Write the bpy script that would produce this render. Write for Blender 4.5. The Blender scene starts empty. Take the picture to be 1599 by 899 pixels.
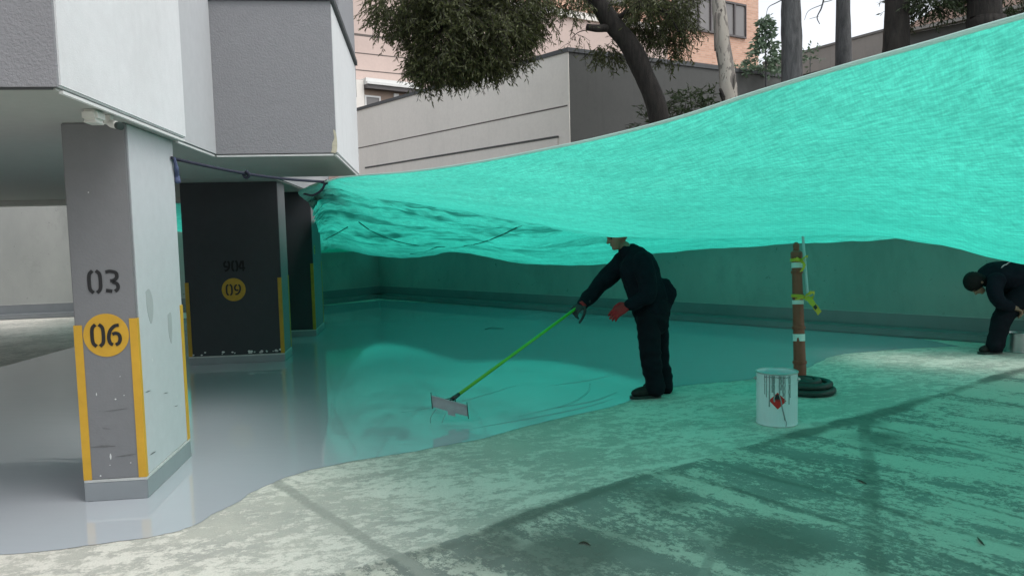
import bpy, bmesh, math, random
import numpy as np
from mathutils import Vector, Matrix, noise
random.seed(7)
SC = bpy.context.scene
COL = SC.collection
R = math.radians

# ------------------------------------------------------------------ camera
CAM_H = 1.5
YAW, PITCH, ROLL, FPX = R(6.80), R(4.23), R(1.48), 1191.25
_F = Vector((math.sin(YAW)*math.cos(PITCH), math.cos(YAW)*math.cos(PITCH), -math.sin(PITCH)))
_R0 = Vector((math.cos(YAW), -math.sin(YAW), 0)); _U0 = _R0.cross(_F)
_R = _R0*math.cos(ROLL) - _U0*math.sin(ROLL)
_U = _R0*math.sin(ROLL) + _U0*math.cos(ROLL)
cam = bpy.data.cameras.new('camera'); camo = bpy.data.objects.new('camera', cam); COL.objects.link(camo)
cam.sensor_width = 36.0; cam.lens = 36.0*FPX/1599.0; cam.clip_start = 0.05; cam.clip_end = 2000
m = Matrix((_R, _U, -_F)).transposed().to_4x4(); m.translation = Vector((0, 0, CAM_H)); camo.matrix_world = m
SC.camera = camo

# ------------------------------------------------------------------ sky, sun, exposure
SUN_EL, SUN_AZ = R(60), R(124)            # azimuth clockwise from +Y: the light comes from the right
w = bpy.data.worlds.new('World'); SC.world = w; w.use_nodes = True
nt = w.node_tree; nt.nodes.clear()
sky = nt.nodes.new('ShaderNodeTexSky'); sky.sky_type = 'NISHITA'; sky.sun_disc = False
sky.sun_elevation = SUN_EL; sky.sun_rotation = SUN_AZ; sky.air_density = 1.0; sky.dust_density = 2.5; sky.ozone_density = 1.0
hs = nt.nodes.new('ShaderNodeHueSaturation'); hs.inputs['Saturation'].default_value = 0.22
bg = nt.nodes.new('ShaderNodeBackground'); bg.inputs['Strength'].default_value = 0.15
ow = nt.nodes.new('ShaderNodeOutputWorld')
nt.links.new(sky.outputs[0], hs.inputs['Color']); nt.links.new(hs.outputs[0], bg.inputs[0]); nt.links.new(bg.outputs[0], ow.inputs[0])
sl = bpy.data.lights.new('sun', 'SUN'); sl.energy = 0.6; sl.angle = R(35); sl.color = (1.0, 0.965, 0.92)
so = bpy.data.objects.new('sun', sl); COL.objects.link(so)
sd = Vector((math.sin(SUN_AZ)*math.cos(SUN_EL), math.cos(SUN_AZ)*math.cos(SUN_EL), math.sin(SUN_EL)))
so.rotation_euler = sd.to_track_quat('Z', 'Y').to_euler(); so.location = (20, 5, 30)
SC.view_settings.view_transform = 'Standard'; SC.view_settings.look = 'None'
SC.view_settings.exposure = 0.82; SC.view_settings.gamma = 1.0
SC.cycles.max_bounces = 10; SC.cycles.diffuse_bounces = 6; SC.cycles.glossy_bounces = 4
SC.cycles.transmission_bounces = 6; SC.cycles.transparent_max_bounces = 8
SC.cycles.use_denoising = True; SC.cycles.caustics_reflective = False; SC.cycles.caustics_refractive = False
SC.cycles.sample_clamp_indirect = 6.0

# ------------------------------------------------------------------ helpers
def at(px, py, d):                       # photograph pixel at a distance along the view axis
    return Vector((0, 0, CAM_H)) + (_F + _R*((px-799.5)/FPX) - _U*((py-449.5)/FPX))*d
def gz(px, py, z=0.0):                   # photograph pixel on a level plane
    v = _F + _R*((px-799.5)/FPX) - _U*((py-449.5)/FPX)
    return Vector((0, 0, CAM_H)) + v*((z-CAM_H)/v.z)
def onY(px, py, Y):
    v = _F + _R*((px-799.5)/FPX) - _U*((py-449.5)/FPX)
    return Vector((0, 0, CAM_H)) + v*(Y/v.y)

def cr(pts, n):                          # centripetal spline through points, n samples per span
    P = [Vector(p) for p in pts]
    if len(P) < 3:
        return [P[0].lerp(P[1], i/n) for i in range(n)] + [P[1]]
    P = [P[0]*2-P[1]] + P + [P[-1]*2-P[-2]]
    out = []
    for i in range(1, len(P)-2):
        p0, p1, p2, p3 = P[i-1], P[i], P[i+1], P[i+2]
        t0 = 0; t1 = t0+max((p1-p0).length, 1e-5)**.5; t2 = t1+max((p2-p1).length, 1e-5)**.5; t3 = t2+max((p3-p2).length, 1e-5)**.5
        for k in range(n if i < len(P)-3 else n+1):
            t = t1+(t2-t1)*k/n
            a1 = p0*((t1-t)/(t1-t0))+p1*((t-t0)/(t1-t0)); a2 = p1*((t2-t)/(t2-t1))+p2*((t-t1)/(t2-t1)); a3 = p2*((t3-t)/(t3-t2))+p3*((t-t2)/(t3-t2))
            b1 = a1*((t2-t)/(t2-t0))+a2*((t-t0)/(t2-t0)); b2 = a2*((t3-t)/(t3-t1))+a3*((t-t1)/(t3-t1))
            out.append(b1*((t2-t)/(t2-t1))+b2*((t-t1)/(t2-t1)))
    return out

class MB:
    def __init__(s): s.v = []; s.f = []
    def add(s, vs, fs):
        o = len(s.v); s.v += [tuple(v) for v in vs]; s.f += [tuple(i+o for i in f) for f in fs]; return s
    def box(s, a, b):
        x0, y0, z0 = a; x1, y1, z1 = b
        return s.add([(x0,y0,z0),(x1,y0,z0),(x1,y1,z0),(x0,y1,z0),(x0,y0,z1),(x1,y0,z1),(x1,y1,z1),(x0,y1,z1)],
                     [(0,3,2,1),(4,5,6,7),(0,1,5,4),(1,2,6,5),(2,3,7,6),(3,0,4,7)])
    def obox(s, o, ax, ay, az):          # box from a corner and three edge vectors
        o = Vector(o); ax = Vector(ax); ay = Vector(ay); az = Vector(az)
        vs = [o, o+ax, o+ax+ay, o+ay]; vs += [v+az for v in vs]
        return s.add(vs, [(0,3,2,1),(4,5,6,7),(0,1,5,4),(1,2,6,5),(2,3,7,6),(3,0,4,7)])
    def prism(s, poly, z0, z1):          # level outline (counter-clockwise) pulled up
        n = len(poly)
        vs = [(p[0],p[1],z0) for p in poly]+[(p[0],p[1],z1) for p in poly]
        fs = [tuple(range(n-1,-1,-1)), tuple(range(n,2*n))]+[(i,(i+1)%n,n+(i+1)%n,n+i) for i in range(n)]
        return s.add(vs, fs)
    def tube(s, pts, rad, n=8, caps=True, flat=None, side=None):
        pts = [Vector(p) for p in pts]
        if not hasattr(rad, '__len__'): rad = [rad]*len(pts)
        vs = []; fs = []; up = None
        for i, p in enumerate(pts):
            t = (pts[min(i+1,len(pts)-1)]-pts[max(i-1,0)]).normalized()
            if side is not None: a = (Vector(side)-t*t.dot(Vector(side))).normalized()
            elif up is None:
                a = t.cross(Vector((0,0,1)))
                if a.length < .1: a = t.cross(Vector((0,1,0)))
                a.normalize()
            else: a = (up-t*t.dot(up)).normalized()
            up = a; b = t.cross(a)
            r = rad[i]; ra, rb = (r if hasattr(r,'__len__') else (r, r*(flat or 1)))
            for k in range(n):
                q = 2*math.pi*k/n; vs.append(p+a*(ra*math.cos(q))+b*(rb*math.sin(q)))
        for i in range(len(pts)-1):
            for k in range(n):
                fs.append((i*n+k, i*n+(k+1)%n, (i+1)*n+(k+1)%n, (i+1)*n+k))
        if caps:
            fs.append(tuple(range(n-1,-1,-1))); L = (len(pts)-1)*n; fs.append(tuple(L+k for k in range(n)))
        return s.add(vs, fs)
    def lathe(s, prof, c=(0,0,0), n=24, axis=None):
        vs = []; fs = []; c = Vector(c)
        q = Vector(axis).normalized().to_track_quat('Z','Y') if axis is not None else None
        for r, z in prof:
            for k in range(n):
                a = 2*math.pi*k/n; v = Vector((r*math.cos(a), r*math.sin(a), z))
                vs.append(c+(q@v if q else v))
        for i in range(len(prof)-1):
            for k in range(n): fs.append((i*n+k, i*n+(k+1)%n, (i+1)*n+(k+1)%n, (i+1)*n+k))
        fs.append(tuple(range(n-1,-1,-1))); L = (len(prof)-1)*n; fs.append(tuple(L+k for k in range(n)))
        return s.add(vs, fs)
    def torus(s, c, Rr, r, n=28, k=10, sx=1.0):
        vs = []; fs = []
        for i in range(n):
            a = 2*math.pi*i/n
            for j in range(k):
                b = 2*math.pi*j/k; q = Rr+r*math.cos(b)
                vs.append((c[0]+q*math.cos(a)*sx, c[1]+q*math.sin(a), c[2]+r*math.sin(b)))
        for i in range(n):
            for j in range(k): fs.append((i*k+j, ((i+1)%n)*k+j, ((i+1)%n)*k+(j+1)%k, i*k+(j+1)%k))
        return s.add(vs, fs)
    def mesh(s, name):
        me = bpy.data.meshes.new(name); me.from_pydata(s.v, [], s.f); me.update(); return me
    def build(s, name, mat, parent=None, smooth=False, bevel=0, fix=False, seg=2):
        me = s.mesh(name)
        if fix or bevel:
            bm = bmesh.new(); bm.from_mesh(me)
            if fix: bmesh.ops.recalc_face_normals(bm, faces=bm.faces)
            if bevel:
                es = [e for e in bm.edges if len(e.link_faces) == 2 and e.calc_face_angle(0) > .6]
                bmesh.ops.bevel(bm, geom=es, offset=bevel, segments=seg, affect='EDGES', clamp_overlap=True)
            bm.to_mesh(me); bm.free()
        if mat: me.materials.append(mat)
        if smooth: me.shade_smooth()
        return link(name, me, parent)

def link(name, me, parent=None):
    o = bpy.data.objects.new(name, me); COL.objects.link(o)
    if parent:
        o.parent = parent
        o.matrix_parent_inverse = Matrix.Translation(parent_loc(parent)).inverted()
    return o
def parent_loc(p):
    return p.location.copy()   # meshes keep world coordinates, so only an Empty root is displaced
def tag(o, label=None, cat=None, group=None, kind=None):
    if label: o['label'] = label
    if cat: o['category'] = cat
    if group: o['group'] = group
    if kind: o['kind'] = kind
    return o
def empty(name, loc, label, cat, group=None):
    o = bpy.data.objects.new(name, None); COL.objects.link(o); o.location = loc; o.empty_display_size = .2
    return tag(o, label, cat, group)
def evaluated(o, mat=None, smooth=True):   # bake modifiers into the mesh
    dg = bpy.context.evaluated_depsgraph_get(); dg.update()
    me = bpy.data.meshes.new_from_object(o.evaluated_get(dg))
    o.modifiers.clear(); o.data = me
    if smooth: me.shade_smooth()
    return o

# ------------------------------------------------------------------ materials
class NT:
    def __init__(s, name):
        s.m = bpy.data.materials.new(name); s.m.use_nodes = True; s.t = s.m.node_tree; s.t.nodes.clear()
        s.out = s.n('ShaderNodeOutputMaterial')
    def n(s, t, **k):
        x = s.t.nodes.new(t)
        for a, b in k.items(): setattr(x, a, b)
        return x
    def l(s, a, b): s.t.links.new(a, b)
    def coord(s, kind='Object', scale=(1,1,1), rot=(0,0,0)):
        c = s.n('ShaderNodeTexCoord'); mp = s.n('ShaderNodeMapping')
        mp.inputs['Scale'].default_value = scale; src = c.outputs[kind]
        if any(rot):
            m0 = s.n('ShaderNodeMapping'); m0.inputs['Rotation'].default_value = rot; s.l(src, m0.inputs['Vector']); src = m0.outputs[0]
        s.l(src, mp.inputs['Vector']); return mp.outputs[0]
    def noise(s, vec, scale, detail=6, rough=.6, dist=0):
        x = s.n('ShaderNodeTexNoise'); x.inputs['Scale'].default_value = scale; x.inputs['Detail'].default_value = detail
        x.inputs['Roughness'].default_value = rough; x.inputs['Distortion'].default_value = dist
        s.l(vec, x.inputs['Vector']); return x.outputs['Fac']
    def ramp(s, fac, stops):
        x = s.n('ShaderNodeValToRGB'); e = x.color_ramp.elements
        while len(e) < len(stops): e.new(.5)
        for i, (p, c) in enumerate(stops):
            e[i].position = p; e[i].color = (c[0], c[1], c[2], 1) if hasattr(c, '__len__') else (c, c, c, 1)
        s.l(fac, x.inputs[0]); return x.outputs[0]
    def mix(s, fac, a, b, mode='MIX'):
        x = s.n('ShaderNodeMix', data_type='RGBA', blend_type=mode)
        for sock, v in ((x.inputs[0], fac), (x.inputs[6], a), (x.inputs[7], b)):
            if isinstance(v, bpy.types.NodeSocket): s.l(v, sock)
            elif hasattr(v, '__len__'): sock.default_value = (v[0], v[1], v[2], 1)
            else: sock.default_value = v
        return x.outputs[2]
    def bump(s, h, strength, dist=.01, normal=None):
        x = s.n('ShaderNodeBump'); x.inputs['Strength'].default_value = strength; x.inputs['Distance'].default_value = dist
        s.l(h, x.inputs['Height'])
        if normal is not None: s.l(normal, x.inputs['Normal'])
        return x.outputs[0]
    def bsdf(s, color, rough=.7, normal=None, metal=0, spec=.5, coat=0):
        p = s.n('ShaderNodeBsdfPrincipled')
        for key, v in (('Base Color', color), ('Roughness', rough), ('Metallic', metal), ('Specular IOR Level', spec), ('Coat Weight', coat)):
            k = p.inputs[key]
            if isinstance(v, bpy.types.NodeSocket): s.l(v, k)
            elif hasattr(v, '__len__'): k.default_value = (v[0], v[1], v[2], 1)
            else: k.default_value = v
        if normal is not None: s.l(normal, p.inputs['Normal'])
        s.l(p.outputs[0], s.out.inputs[0]); return p

def simple(name, c, rough=.6, var=.25, scale=8, bump=0, metal=0, spec=.5, bscale=60):
    k = NT(name); v = k.coord()
    f = k.noise(v, scale, 5)
    col = k.mix(f, [x*(1-var) for x in c], [min(1, x*(1+var)) for x in c])
    nm = k.bump(k.noise(v, bscale, 4), bump, .004) if bump else None
    k.bsdf(col, rough, nm, metal, spec); return k.m

def plaster(name, c, stain=.25, relief=.4, rscale=90, streak=True, dirt=(.25,.24,.22), rough=.85):
    k = NT(name); v = k.coord(); vs = k.coord(scale=(3, 3, .35))
    a = k.noise(v, 1.1, 7, .62); b = k.noise(v, 14, 5, .6)
    col = k.mix(k.ramp(b, [(.35, 0), (.75, 1)]), [x*.94 for x in c], c)
    col = k.mix(k.ramp(a, [(.45, 0), (.8, stain)]), col, dirt)
    if streak: col = k.mix(k.ramp(k.noise(vs, 2.4, 6, .65), [(.52, 0), (.82, stain*.9)]), col, dirt)
    k.bsdf(col, rough, k.bump(k.noise(v, rscale, 3, .6), relief, .006), spec=.3); return k.m

M = {}
def work_trouser():
    k = NT('work_trouser'); v = k.coord()
    c = k.mix(k.noise(v, 9, 6), (.005,.006,.010), (.012,.013,.018))
    c = k.mix(k.ramp(k.noise(v, 34, 5, .7), [(.68,0),(.74,.7)]), c, (.10,.11,.115))
    k.bsdf(c, .95, k.bump(k.noise(v, 260, 4), .3, .003), spec=.12); return k.m
M['white_plaster'] = plaster('white_plaster', (.72,.73,.74), .13, .25, 120)
M['grey_stucco'] = plaster('grey_stucco', (.27,.27,.285), .05, .9, 85, streak=False)  # rougher grey render; contrast with the side-lit white walls also put into colour
M['grey_stucco_fine'] = plaster('grey_stucco_fine', (.33,.335,.355), .05, .5, 160, streak=False)
M['soffit_paint'] = plaster('soffit_paint', (.45,.46,.435), .1, .1, 60, streak=False)
M['trim'] = simple('trim', (.7,.71,.7), .6, .1)
M['dark_cap'] = simple('dark_cap', (.07,.075,.08), .6)
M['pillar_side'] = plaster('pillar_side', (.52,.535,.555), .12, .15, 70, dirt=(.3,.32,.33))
M['pillar_front'] = plaster('pillar_front', (.215,.218,.228), .12, .25, 70, dirt=(.13,.13,.13))  # darker than pillar_side: the side light's contrast is put into the colour
M['pillar_shaded'] = plaster('pillar_shaded', (.050,.053,.059), .1, .25, 70, dirt=(.035,.035,.035))  # shade on the rear pillars put into the colour
M['plinth_grey'] = simple('plinth_grey', (.25,.27,.285), .35, .12, 6, .1)
M['mortar'] = simple('mortar', (.5,.51,.5), .9, .3, 30, .4)
M['yellow_paint'] = simple('yellow_paint', (.60,.34,.028), .55, .2, 9, .1)
M['black_paint'] = simple('black_paint', (.012,.0125,.014), .6, .4, 30)
M['yellow_shaded'] = simple('yellow_shaded', (.42,.25,.02), .6, .35, 12, .2)  # yellow dulled to carry the shade on the rear pillars
M['number_black'] = simple('number_black', (.005,.005,.006), .8)
M['white_plastic'] = simple('white_plastic', (.7,.7,.66), .4, .06)
M['rubber'] = simple('rubber', (.018,.03,.027), .55, .4, 12, .2)
M['rope'] = simple('rope', (.022,.025,.045), .85, .5, 120, .5)
M['blue_rag'] = simple('blue_rag', (.07,.09,.17), .9, .5, 30)
M['navy_cloth'] = simple('navy_cloth', (.008,.010,.016), .95, .4, 22, .35, bscale=260, spec=.12)
M['navy_trouser'] = work_trouser()
M['skin'] = simple('skin', (.26,.14,.095), .55, .12, 30)
M['hair'] = simple('hair', (.010,.009,.009), .8, .4, 200, .3, spec=.15)
M['boot'] = simple('boot', (.014,.014,.013), .7, .7, 30, .3, spec=.25)
M['dark_glove'] = simple('dark_glove', (.03,.03,.033), .8, .4, 60, .3)
M['red_glove'] = simple('red_glove', (.30,.008,.012), .75, .35, 60, .3)
M['pale_cloth'] = simple('pale_cloth', (.5,.53,.55), .8, .1)
M['green_pole'] = simple('green_pole', (.09,.42,.03), .35, .15)
M['squeegee_grey'] = simple('squeegee_grey', (.34,.33,.36), .35, .2, 20)
M['steel'] = simple('steel', (.42,.43,.43), .38, .25, 14, .1, metal=.9)
M['dark_metal'] = simple('dark_metal', (.05,.05,.05), .45, .3, 20, metal=.5)
M['pail_white'] = simple('pail_white', (.66,.71,.75), .3, .05, 5)
M['grey_paint_wet'] = simple('grey_paint_wet', (.27,.295,.31), .2, .2, 14)
M['label_red'] = simple('label_red', (.55,.02,.018), .4, .08)
M['label_white'] = simple('label_white', (.75,.75,.75), .4, .05)
M['terracotta'] = simple('terracotta', (.29,.062,.034), .5, .28, 18, .2)
M['tape_yellow'] = simple('tape_yellow', (.55,.40,.02), .4, .1)
M['window_frame'] = simple('window_frame', (.09,.08,.08), .5, .2)
M['white_frame'] = simple('white_frame', (.7,.7,.68), .5, .06)
def glass(name, c):
    k = NT(name); v = k.coord()
    f = k.noise(v, .9, 3)
    k.bsdf(k.mix(f, [x*.75 for x in c], [x*1.2 for x in c]), .18, spec=.6); return k.m
M['pane'] = glass('pane', (.17,.16,.155))
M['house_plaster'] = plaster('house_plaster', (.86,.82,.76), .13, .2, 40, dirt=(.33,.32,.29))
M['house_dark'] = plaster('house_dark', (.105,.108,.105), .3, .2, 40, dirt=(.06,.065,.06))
M['tower_panel'] = plaster('tower_panel', (.60,.48,.43), .12, .1, 30, dirt=(.3,.24,.22))
M['groove'] = simple('groove', (.13,.115,.105), .9)
M['brown_wall'] = plaster('brown_wall', (.33,.25,.2), .15, .1, 30)
M['cap_grey'] = simple('cap_grey', (.19,.19,.185), .8, .3, 5, .2)
M['soil'] = simple('soil', (.07,.06,.04), .95, .5, 4, .5)
M['roof_brown'] = simple('roof_brown', (.17,.11,.085), .9, .35, 8, .3)
M['parapet'] = plaster('parapet', (.34,.33,.31), .35, .2, 30, dirt=(.17,.17,.16))

def brick_mat():
    k = NT('brick_facing'); c = k.n('ShaderNodeTexCoord'); br = k.n('ShaderNodeTexBrick')
    k.l(c.outputs['UV'], br.inputs['Vector'])
    br.inputs['Scale'].default_value = 1; br.inputs['Brick Width'].default_value = .29; br.inputs['Row Height'].default_value = .1
    br.inputs['Mortar Size'].default_value = .012; br.inputs['Bias'].default_value = -.1
    br.inputs['Color1'].default_value = (.66,.40,.29,1); br.inputs['Color2'].default_value = (.50,.27,.19,1); br.inputs['Mortar'].default_value = (.55,.42,.34,1)
    v = k.coord('UV'); col = k.mix(k.ramp(k.noise(v, .5, 5), [(.35,0),(.8,.45)]), br.outputs[0], (.62,.43,.33))
    k.bsdf(col, .9, k.bump(br.outputs['Fac'], -.3, .01)); return k.m
M['brick'] = brick_mat()

def concrete_ground():
    k = NT('worn_concrete'); v = k.coord(); vs = k.coord(scale=(1.0, 1.45, 1), rot=(0,0,R(-10))); vd = k.coord(scale=(.75, 2.1, 1), rot=(0,0,R(56)))
    def att(nm):
        x = k.n('ShaderNodeAttribute'); x.attribute_name = nm; return x.outputs['Fac']
    def mth(op, a_, b_):
        x = k.n('ShaderNodeMath', operation=op)
        for i, q in enumerate((a_, b_)):
            if isinstance(q, bpy.types.NodeSocket): k.l(q, x.inputs[i])
            else: x.inputs[i].default_value = q
        return x.outputs[0]
    grit = k.noise(v, 130, 3, .6); fine = k.noise(v, 38, 8, .75)
    # bare pale screed with scuffed grey areas
    big = k.noise(v, .5, 5, .55, .2)
    pale = k.mix(k.ramp(big, [(.3,0),(.7,1)]), (.68,.65,.585), (.57,.55,.50))
    grey = k.mix(k.ramp(k.noise(v, 2.2, 8, .65), [(.35,0),(.65,1)]), (.37,.365,.335), (.46,.45,.40))
    fl = mth('ADD', k.noise(vs, 7.5, 14, .83, .1), mth('MULTIPLY', k.noise(vs, .9, 5, .6), .45))
    f1 = k.ramp(fl, [(.70,0),(.75,1)])
    top = k.mix(f1, grey, pale)
    # old grey floor paint that flakes off in patches
    dark = k.mix(k.ramp(k.noise(v, 1.3, 7, .65), [(.3,0),(.7,1)]), (.165,.175,.165), (.27,.275,.255))
    zone = k.noise(vd, 1.5, 8, .68, .2); vf = k.coord(scale=(1, 1.2, 1), rot=(0,0,R(56)))
    f2v = mth('ADD', mth('ADD', k.noise(vf, 17, 14, .86, .05), mth('MULTIPLY', zone, .8)), mth('MULTIPLY', att('bare'), .085))
    f2 = k.ramp(f2v, [(.93,0),(.952,1)])
    lightc = k.mix(fine, (.44,.425,.375), (.60,.58,.51))
    old = k.mix(f2, dark, lightc)
    wf = k.ramp(mth('ADD', att('old'), mth('MULTIPLY', mth('SUBTRACT', k.noise(v, 9, 8, .75), .5), .9)), [(.42,0),(.58,1)])
    col = k.mix(wf, top, old)
    stf = k.ramp(mth('MULTIPLY', att('stain'), mth('ADD', k.noise(v, 6, 10, .75), .35)), [(.18,0),(.62,.86)])
    col = k.mix(stf, col, (.125,.135,.12))
    jf = k.ramp(mth('ADD', att('joint'), mth('MULTIPLY', mth('SUBTRACT', k.noise(v, 9, 10, .8), .5), 1.6)), [(.45,0),(.85,.8)])
    col = k.mix(jf, col, k.mix(k.noise(v, 3, 6), (.25,.255,.235), (.36,.36,.32)))
    col = k.mix(k.ramp(grit, [(.3,.25),(.62,0)]), col, (.16,.155,.14))
    col = k.mix(k.ramp(k.noise(v, 21, 6, .7), [(.68,0),(.73,.7)]), col, (.15,.145,.13))
    h = k.mix(.5, k.mix(wf, f1, f2), k.mix(.5, fine, grit))
    k.bsdf(col, .82, k.bump(h, .5, .005), spec=.25); return k.m
M['ground'] = concrete_ground()
def coating():
    k = NT('wet_grey_coating'); v = k.coord(); vs = k.coord(scale=(.5, 2.2, 1), rot=(0,0,R(15)))
    a = k.noise(v, .5, 4); col = k.mix(a, (.37,.395,.43), (.42,.445,.48))
    col = k.mix(k.ramp(k.noise(vs, 3, 7, .7), [(.55,0),(.75,.25)]), col, (.36,.39,.42))
    rip = k.noise(vs, 5.5, 2, .5, .3); fine = k.noise(vs, 26, 3, .5)
    n1 = k.bump(rip, .03, .02); n2 = k.bump(fine, .02, .003, n1)
    ro = k.ramp(k.noise(v, .8, 4), [(.35,.005),(.7,.02)])
    k.bsdf(col, ro, n2, spec=.85); return k.m
M['coating'] = coating()
M['filler'] = simple('filler', (.215,.22,.205), .8, .25, 6, .2)
M['filler_dark'] = simple('filler_dark', (.10,.115,.112), .7, .3, 5, .2)
M['filler_tan'] = simple('filler_tan', (.33,.31,.26), .8, .25, 7, .2)

def yard_wall():
    k = NT('yard_wall_render'); v = k.coord(); vs = k.coord(scale=(1,1,.5))
    col = k.mix(k.ramp(k.noise(vs, .7, 7, .65), [(.35,0),(.7,1)]), (.30,.31,.295), (.385,.39,.37))
    col = k.mix(k.ramp(k.noise(vs, 1.5, 9, .72, .5), [(.52,0),(.7,.55)]), col, (.23,.24,.22))
    col = k.mix(k.ramp(k.noise(v, 9, 7, .7), [(.64,0),(.7,.7)]), col, (.13,.13,.12))
    k.bsdf(col, .88, k.bump(k.noise(v, 40, 5), .2, .006), spec=.3); return k.m
M['yard_wall'] = yard_wall()
M['skirt_grey'] = simple('skirt_grey', (.185,.2,.21), .3, .15, 4, .1)
M['chalk'] = simple('chalk', (.40,.40,.385), .9, .2, 12)

def net_mat():
    k = NT('green_shade_cloth'); uv = k.coord('UV')
    w1 = k.n('ShaderNodeTexWave', wave_type='BANDS', bands_direction='Y'); w1.inputs['Scale'].default_value = 22; w1.inputs['Distortion'].default_value = 1.5; w1.inputs['Detail'].default_value = 3
    w2 = k.n('ShaderNodeTexWave', wave_type='BANDS', bands_direction='X'); w2.inputs['Scale'].default_value = 16; w2.inputs['Distortion'].default_value = 2.5; w2.inputs['Detail'].default_value = 3
    k.l(uv, w1.inputs[0]); k.l(uv, w2.inputs[0])
    us = k.coord('UV', scale=(1.6, 13, 1), rot=(0,0,R(7))); ud = k.coord('UV', scale=(15, 2.2, 1), rot=(0,0,R(26))); ul_ = k.coord('UV', scale=(.35, 2.2, 1), rot=(0,0,R(-8)))
    a = k.noise(us, 4.4, 8, .68, .2); b = k.noise(ud, 4.0, 8, .7, .2); c = k.noise(uv, .8, 4)
    d1 = k.mix(.7, k.ramp(a, [(.36,.58),(.6,1)]), k.ramp(b, [(.36,.68),(.6,1)]), 'MULTIPLY')
    d1 = k.mix(.55, d1, k.ramp(k.noise(ul_, 2.0, 8, .7, .4), [(.34,.6),(.62,1)]), 'MULTIPLY')
    dn = k.n('ShaderNodeAttribute'); dn.attribute_name = 'dark_streak'
    d1 = k.mix(k.ramp(dn.outputs['Fac'], [(0,0),(1,.9)]), d1, (.0,.0,.0))
    d2 = k.mix(.10, d1, k.mix(.5, w1.outputs[0], w2.outputs[0]), 'MULTIPLY')
    d3 = k.mix(.2, d2, k.ramp(c, [(.3,.6),(.7,1)]), 'MULTIPLY')
    tr = k.n('ShaderNodeBsdfTranslucent'); di = k.n('ShaderNodeBsdfDiffuse'); mx = k.n('ShaderNodeMixShader')
    k.l(k.mix(d3, (.004,.12,.09), (.046,.80,.61)), tr.inputs[0]); k.l(k.mix(d3, (.10,.17,.155), (.85,.82,.80)), di.inputs[0])
    mx.inputs[0].default_value = .33; k.l(tr.outputs[0], mx.inputs[1]); k.l(di.outputs[0], mx.inputs[2])
    k.l(mx.outputs[0], k.out.inputs[0]); return k.m
M['net'] = net_mat()
def net_plain():
    k = NT('pale_hem_band'); tr = k.n('ShaderNodeBsdfTranslucent'); di = k.n('ShaderNodeBsdfDiffuse'); mx = k.n('ShaderNodeMixShader')
    tr.inputs[0].default_value = (.62,.85,.8,1); di.inputs[0].default_value = (.7,.85,.82,1); mx.inputs[0].default_value = .5
    k.l(tr.outputs[0], mx.inputs[1]); k.l(di.outputs[0], mx.inputs[2]); k.l(mx.outputs[0], k.out.inputs[0]); return k.m
M['hem'] = net_plain()
M['net_seam'] = simple('net_seam', (.01,.13,.1), .8)

def bark(name, a, b, scale=(7,7,1.2), relief=.8):
    k = NT(name); v = k.coord(scale=scale)
    f = k.noise(v, 2.2, 8, .68, .4)
    k.bsdf(k.mix(k.ramp(f, [(.35,0),(.65,1)]), a, b), .92, k.bump(f, relief, .03)); return k.m
M['bark_dark'] = bark('bark_dark', (.009,.008,.007), (.03,.026,.022))
M['bark_grey'] = bark('bark_grey', (.045,.048,.05), (.115,.118,.12))
M['bark_pale'] = bark('bark_pale', (.24,.22,.19), (.47,.44,.39), (3,3,.7), .3)
def pale_bark():
    k = NT('bark_pale'); v = k.coord(scale=(1,1,.45)); vl = k.coord(scale=(3,3,.6))
    c = k.mix(k.noise(vl, 3, 7), (.26,.235,.20), (.46,.43,.38))
    c = k.mix(k.ramp(k.noise(v, 5.5, 5, .6, .6), [(.54,0),(.57,1)]), c, k.mix(k.noise(vl, 6, 6), (.12,.11,.10), (.22,.20,.18)))
    c = k.mix(k.ramp(k.noise(v, 9, 5, .6, .4), [(.62,0),(.65,1)]), c, (.07,.06,.055))
    k.bsdf(c, .9, k.bump(k.noise(v, 8, 6), .4, .02)); return k.m
M['bark_pale'] = pale_bark()
M['bark_peel'] = bark('bark_peel', (.10,.09,.08), (.2,.18,.16))
def leaf(name, a, b):
    k = NT(name); v = k.coord(); r = k.n('ShaderNodeNewGeometry')
    f = k.mix(.5, r.outputs['Random Per Island'], k.noise(v, 1.8, 3))
    col = k.mix(f, a, b)
    di = k.n('ShaderNodeBsdfPrincipled'); di.inputs['Roughness'].default_value = .55; k.l(col, di.inputs['Base Color'])
    tr = k.n('ShaderNodeBsdfTranslucent'); k.l(col, tr.inputs[0]); mx = k.n('ShaderNodeMixShader'); mx.inputs[0].default_value = .3
    k.l(di.outputs[0], mx.inputs[1]); k.l(tr.outputs[0], mx.inputs[2]); k.l(mx.outputs[0], k.out.inputs[0]); return k.m
M['leaf_dark'] = leaf('leaf_dark', (.034,.048,.013), (.12,.135,.048))
M['leaf_green'] = leaf('leaf_green', (.022,.045,.018), (.075,.105,.045))
M['leaf_pale'] = leaf('leaf_pale', (.07,.12,.08), (.17,.24,.15))
M['leaf_dry'] = simple('leaf_dry', (.06,.04,.025), .8, .4, 40)
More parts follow.
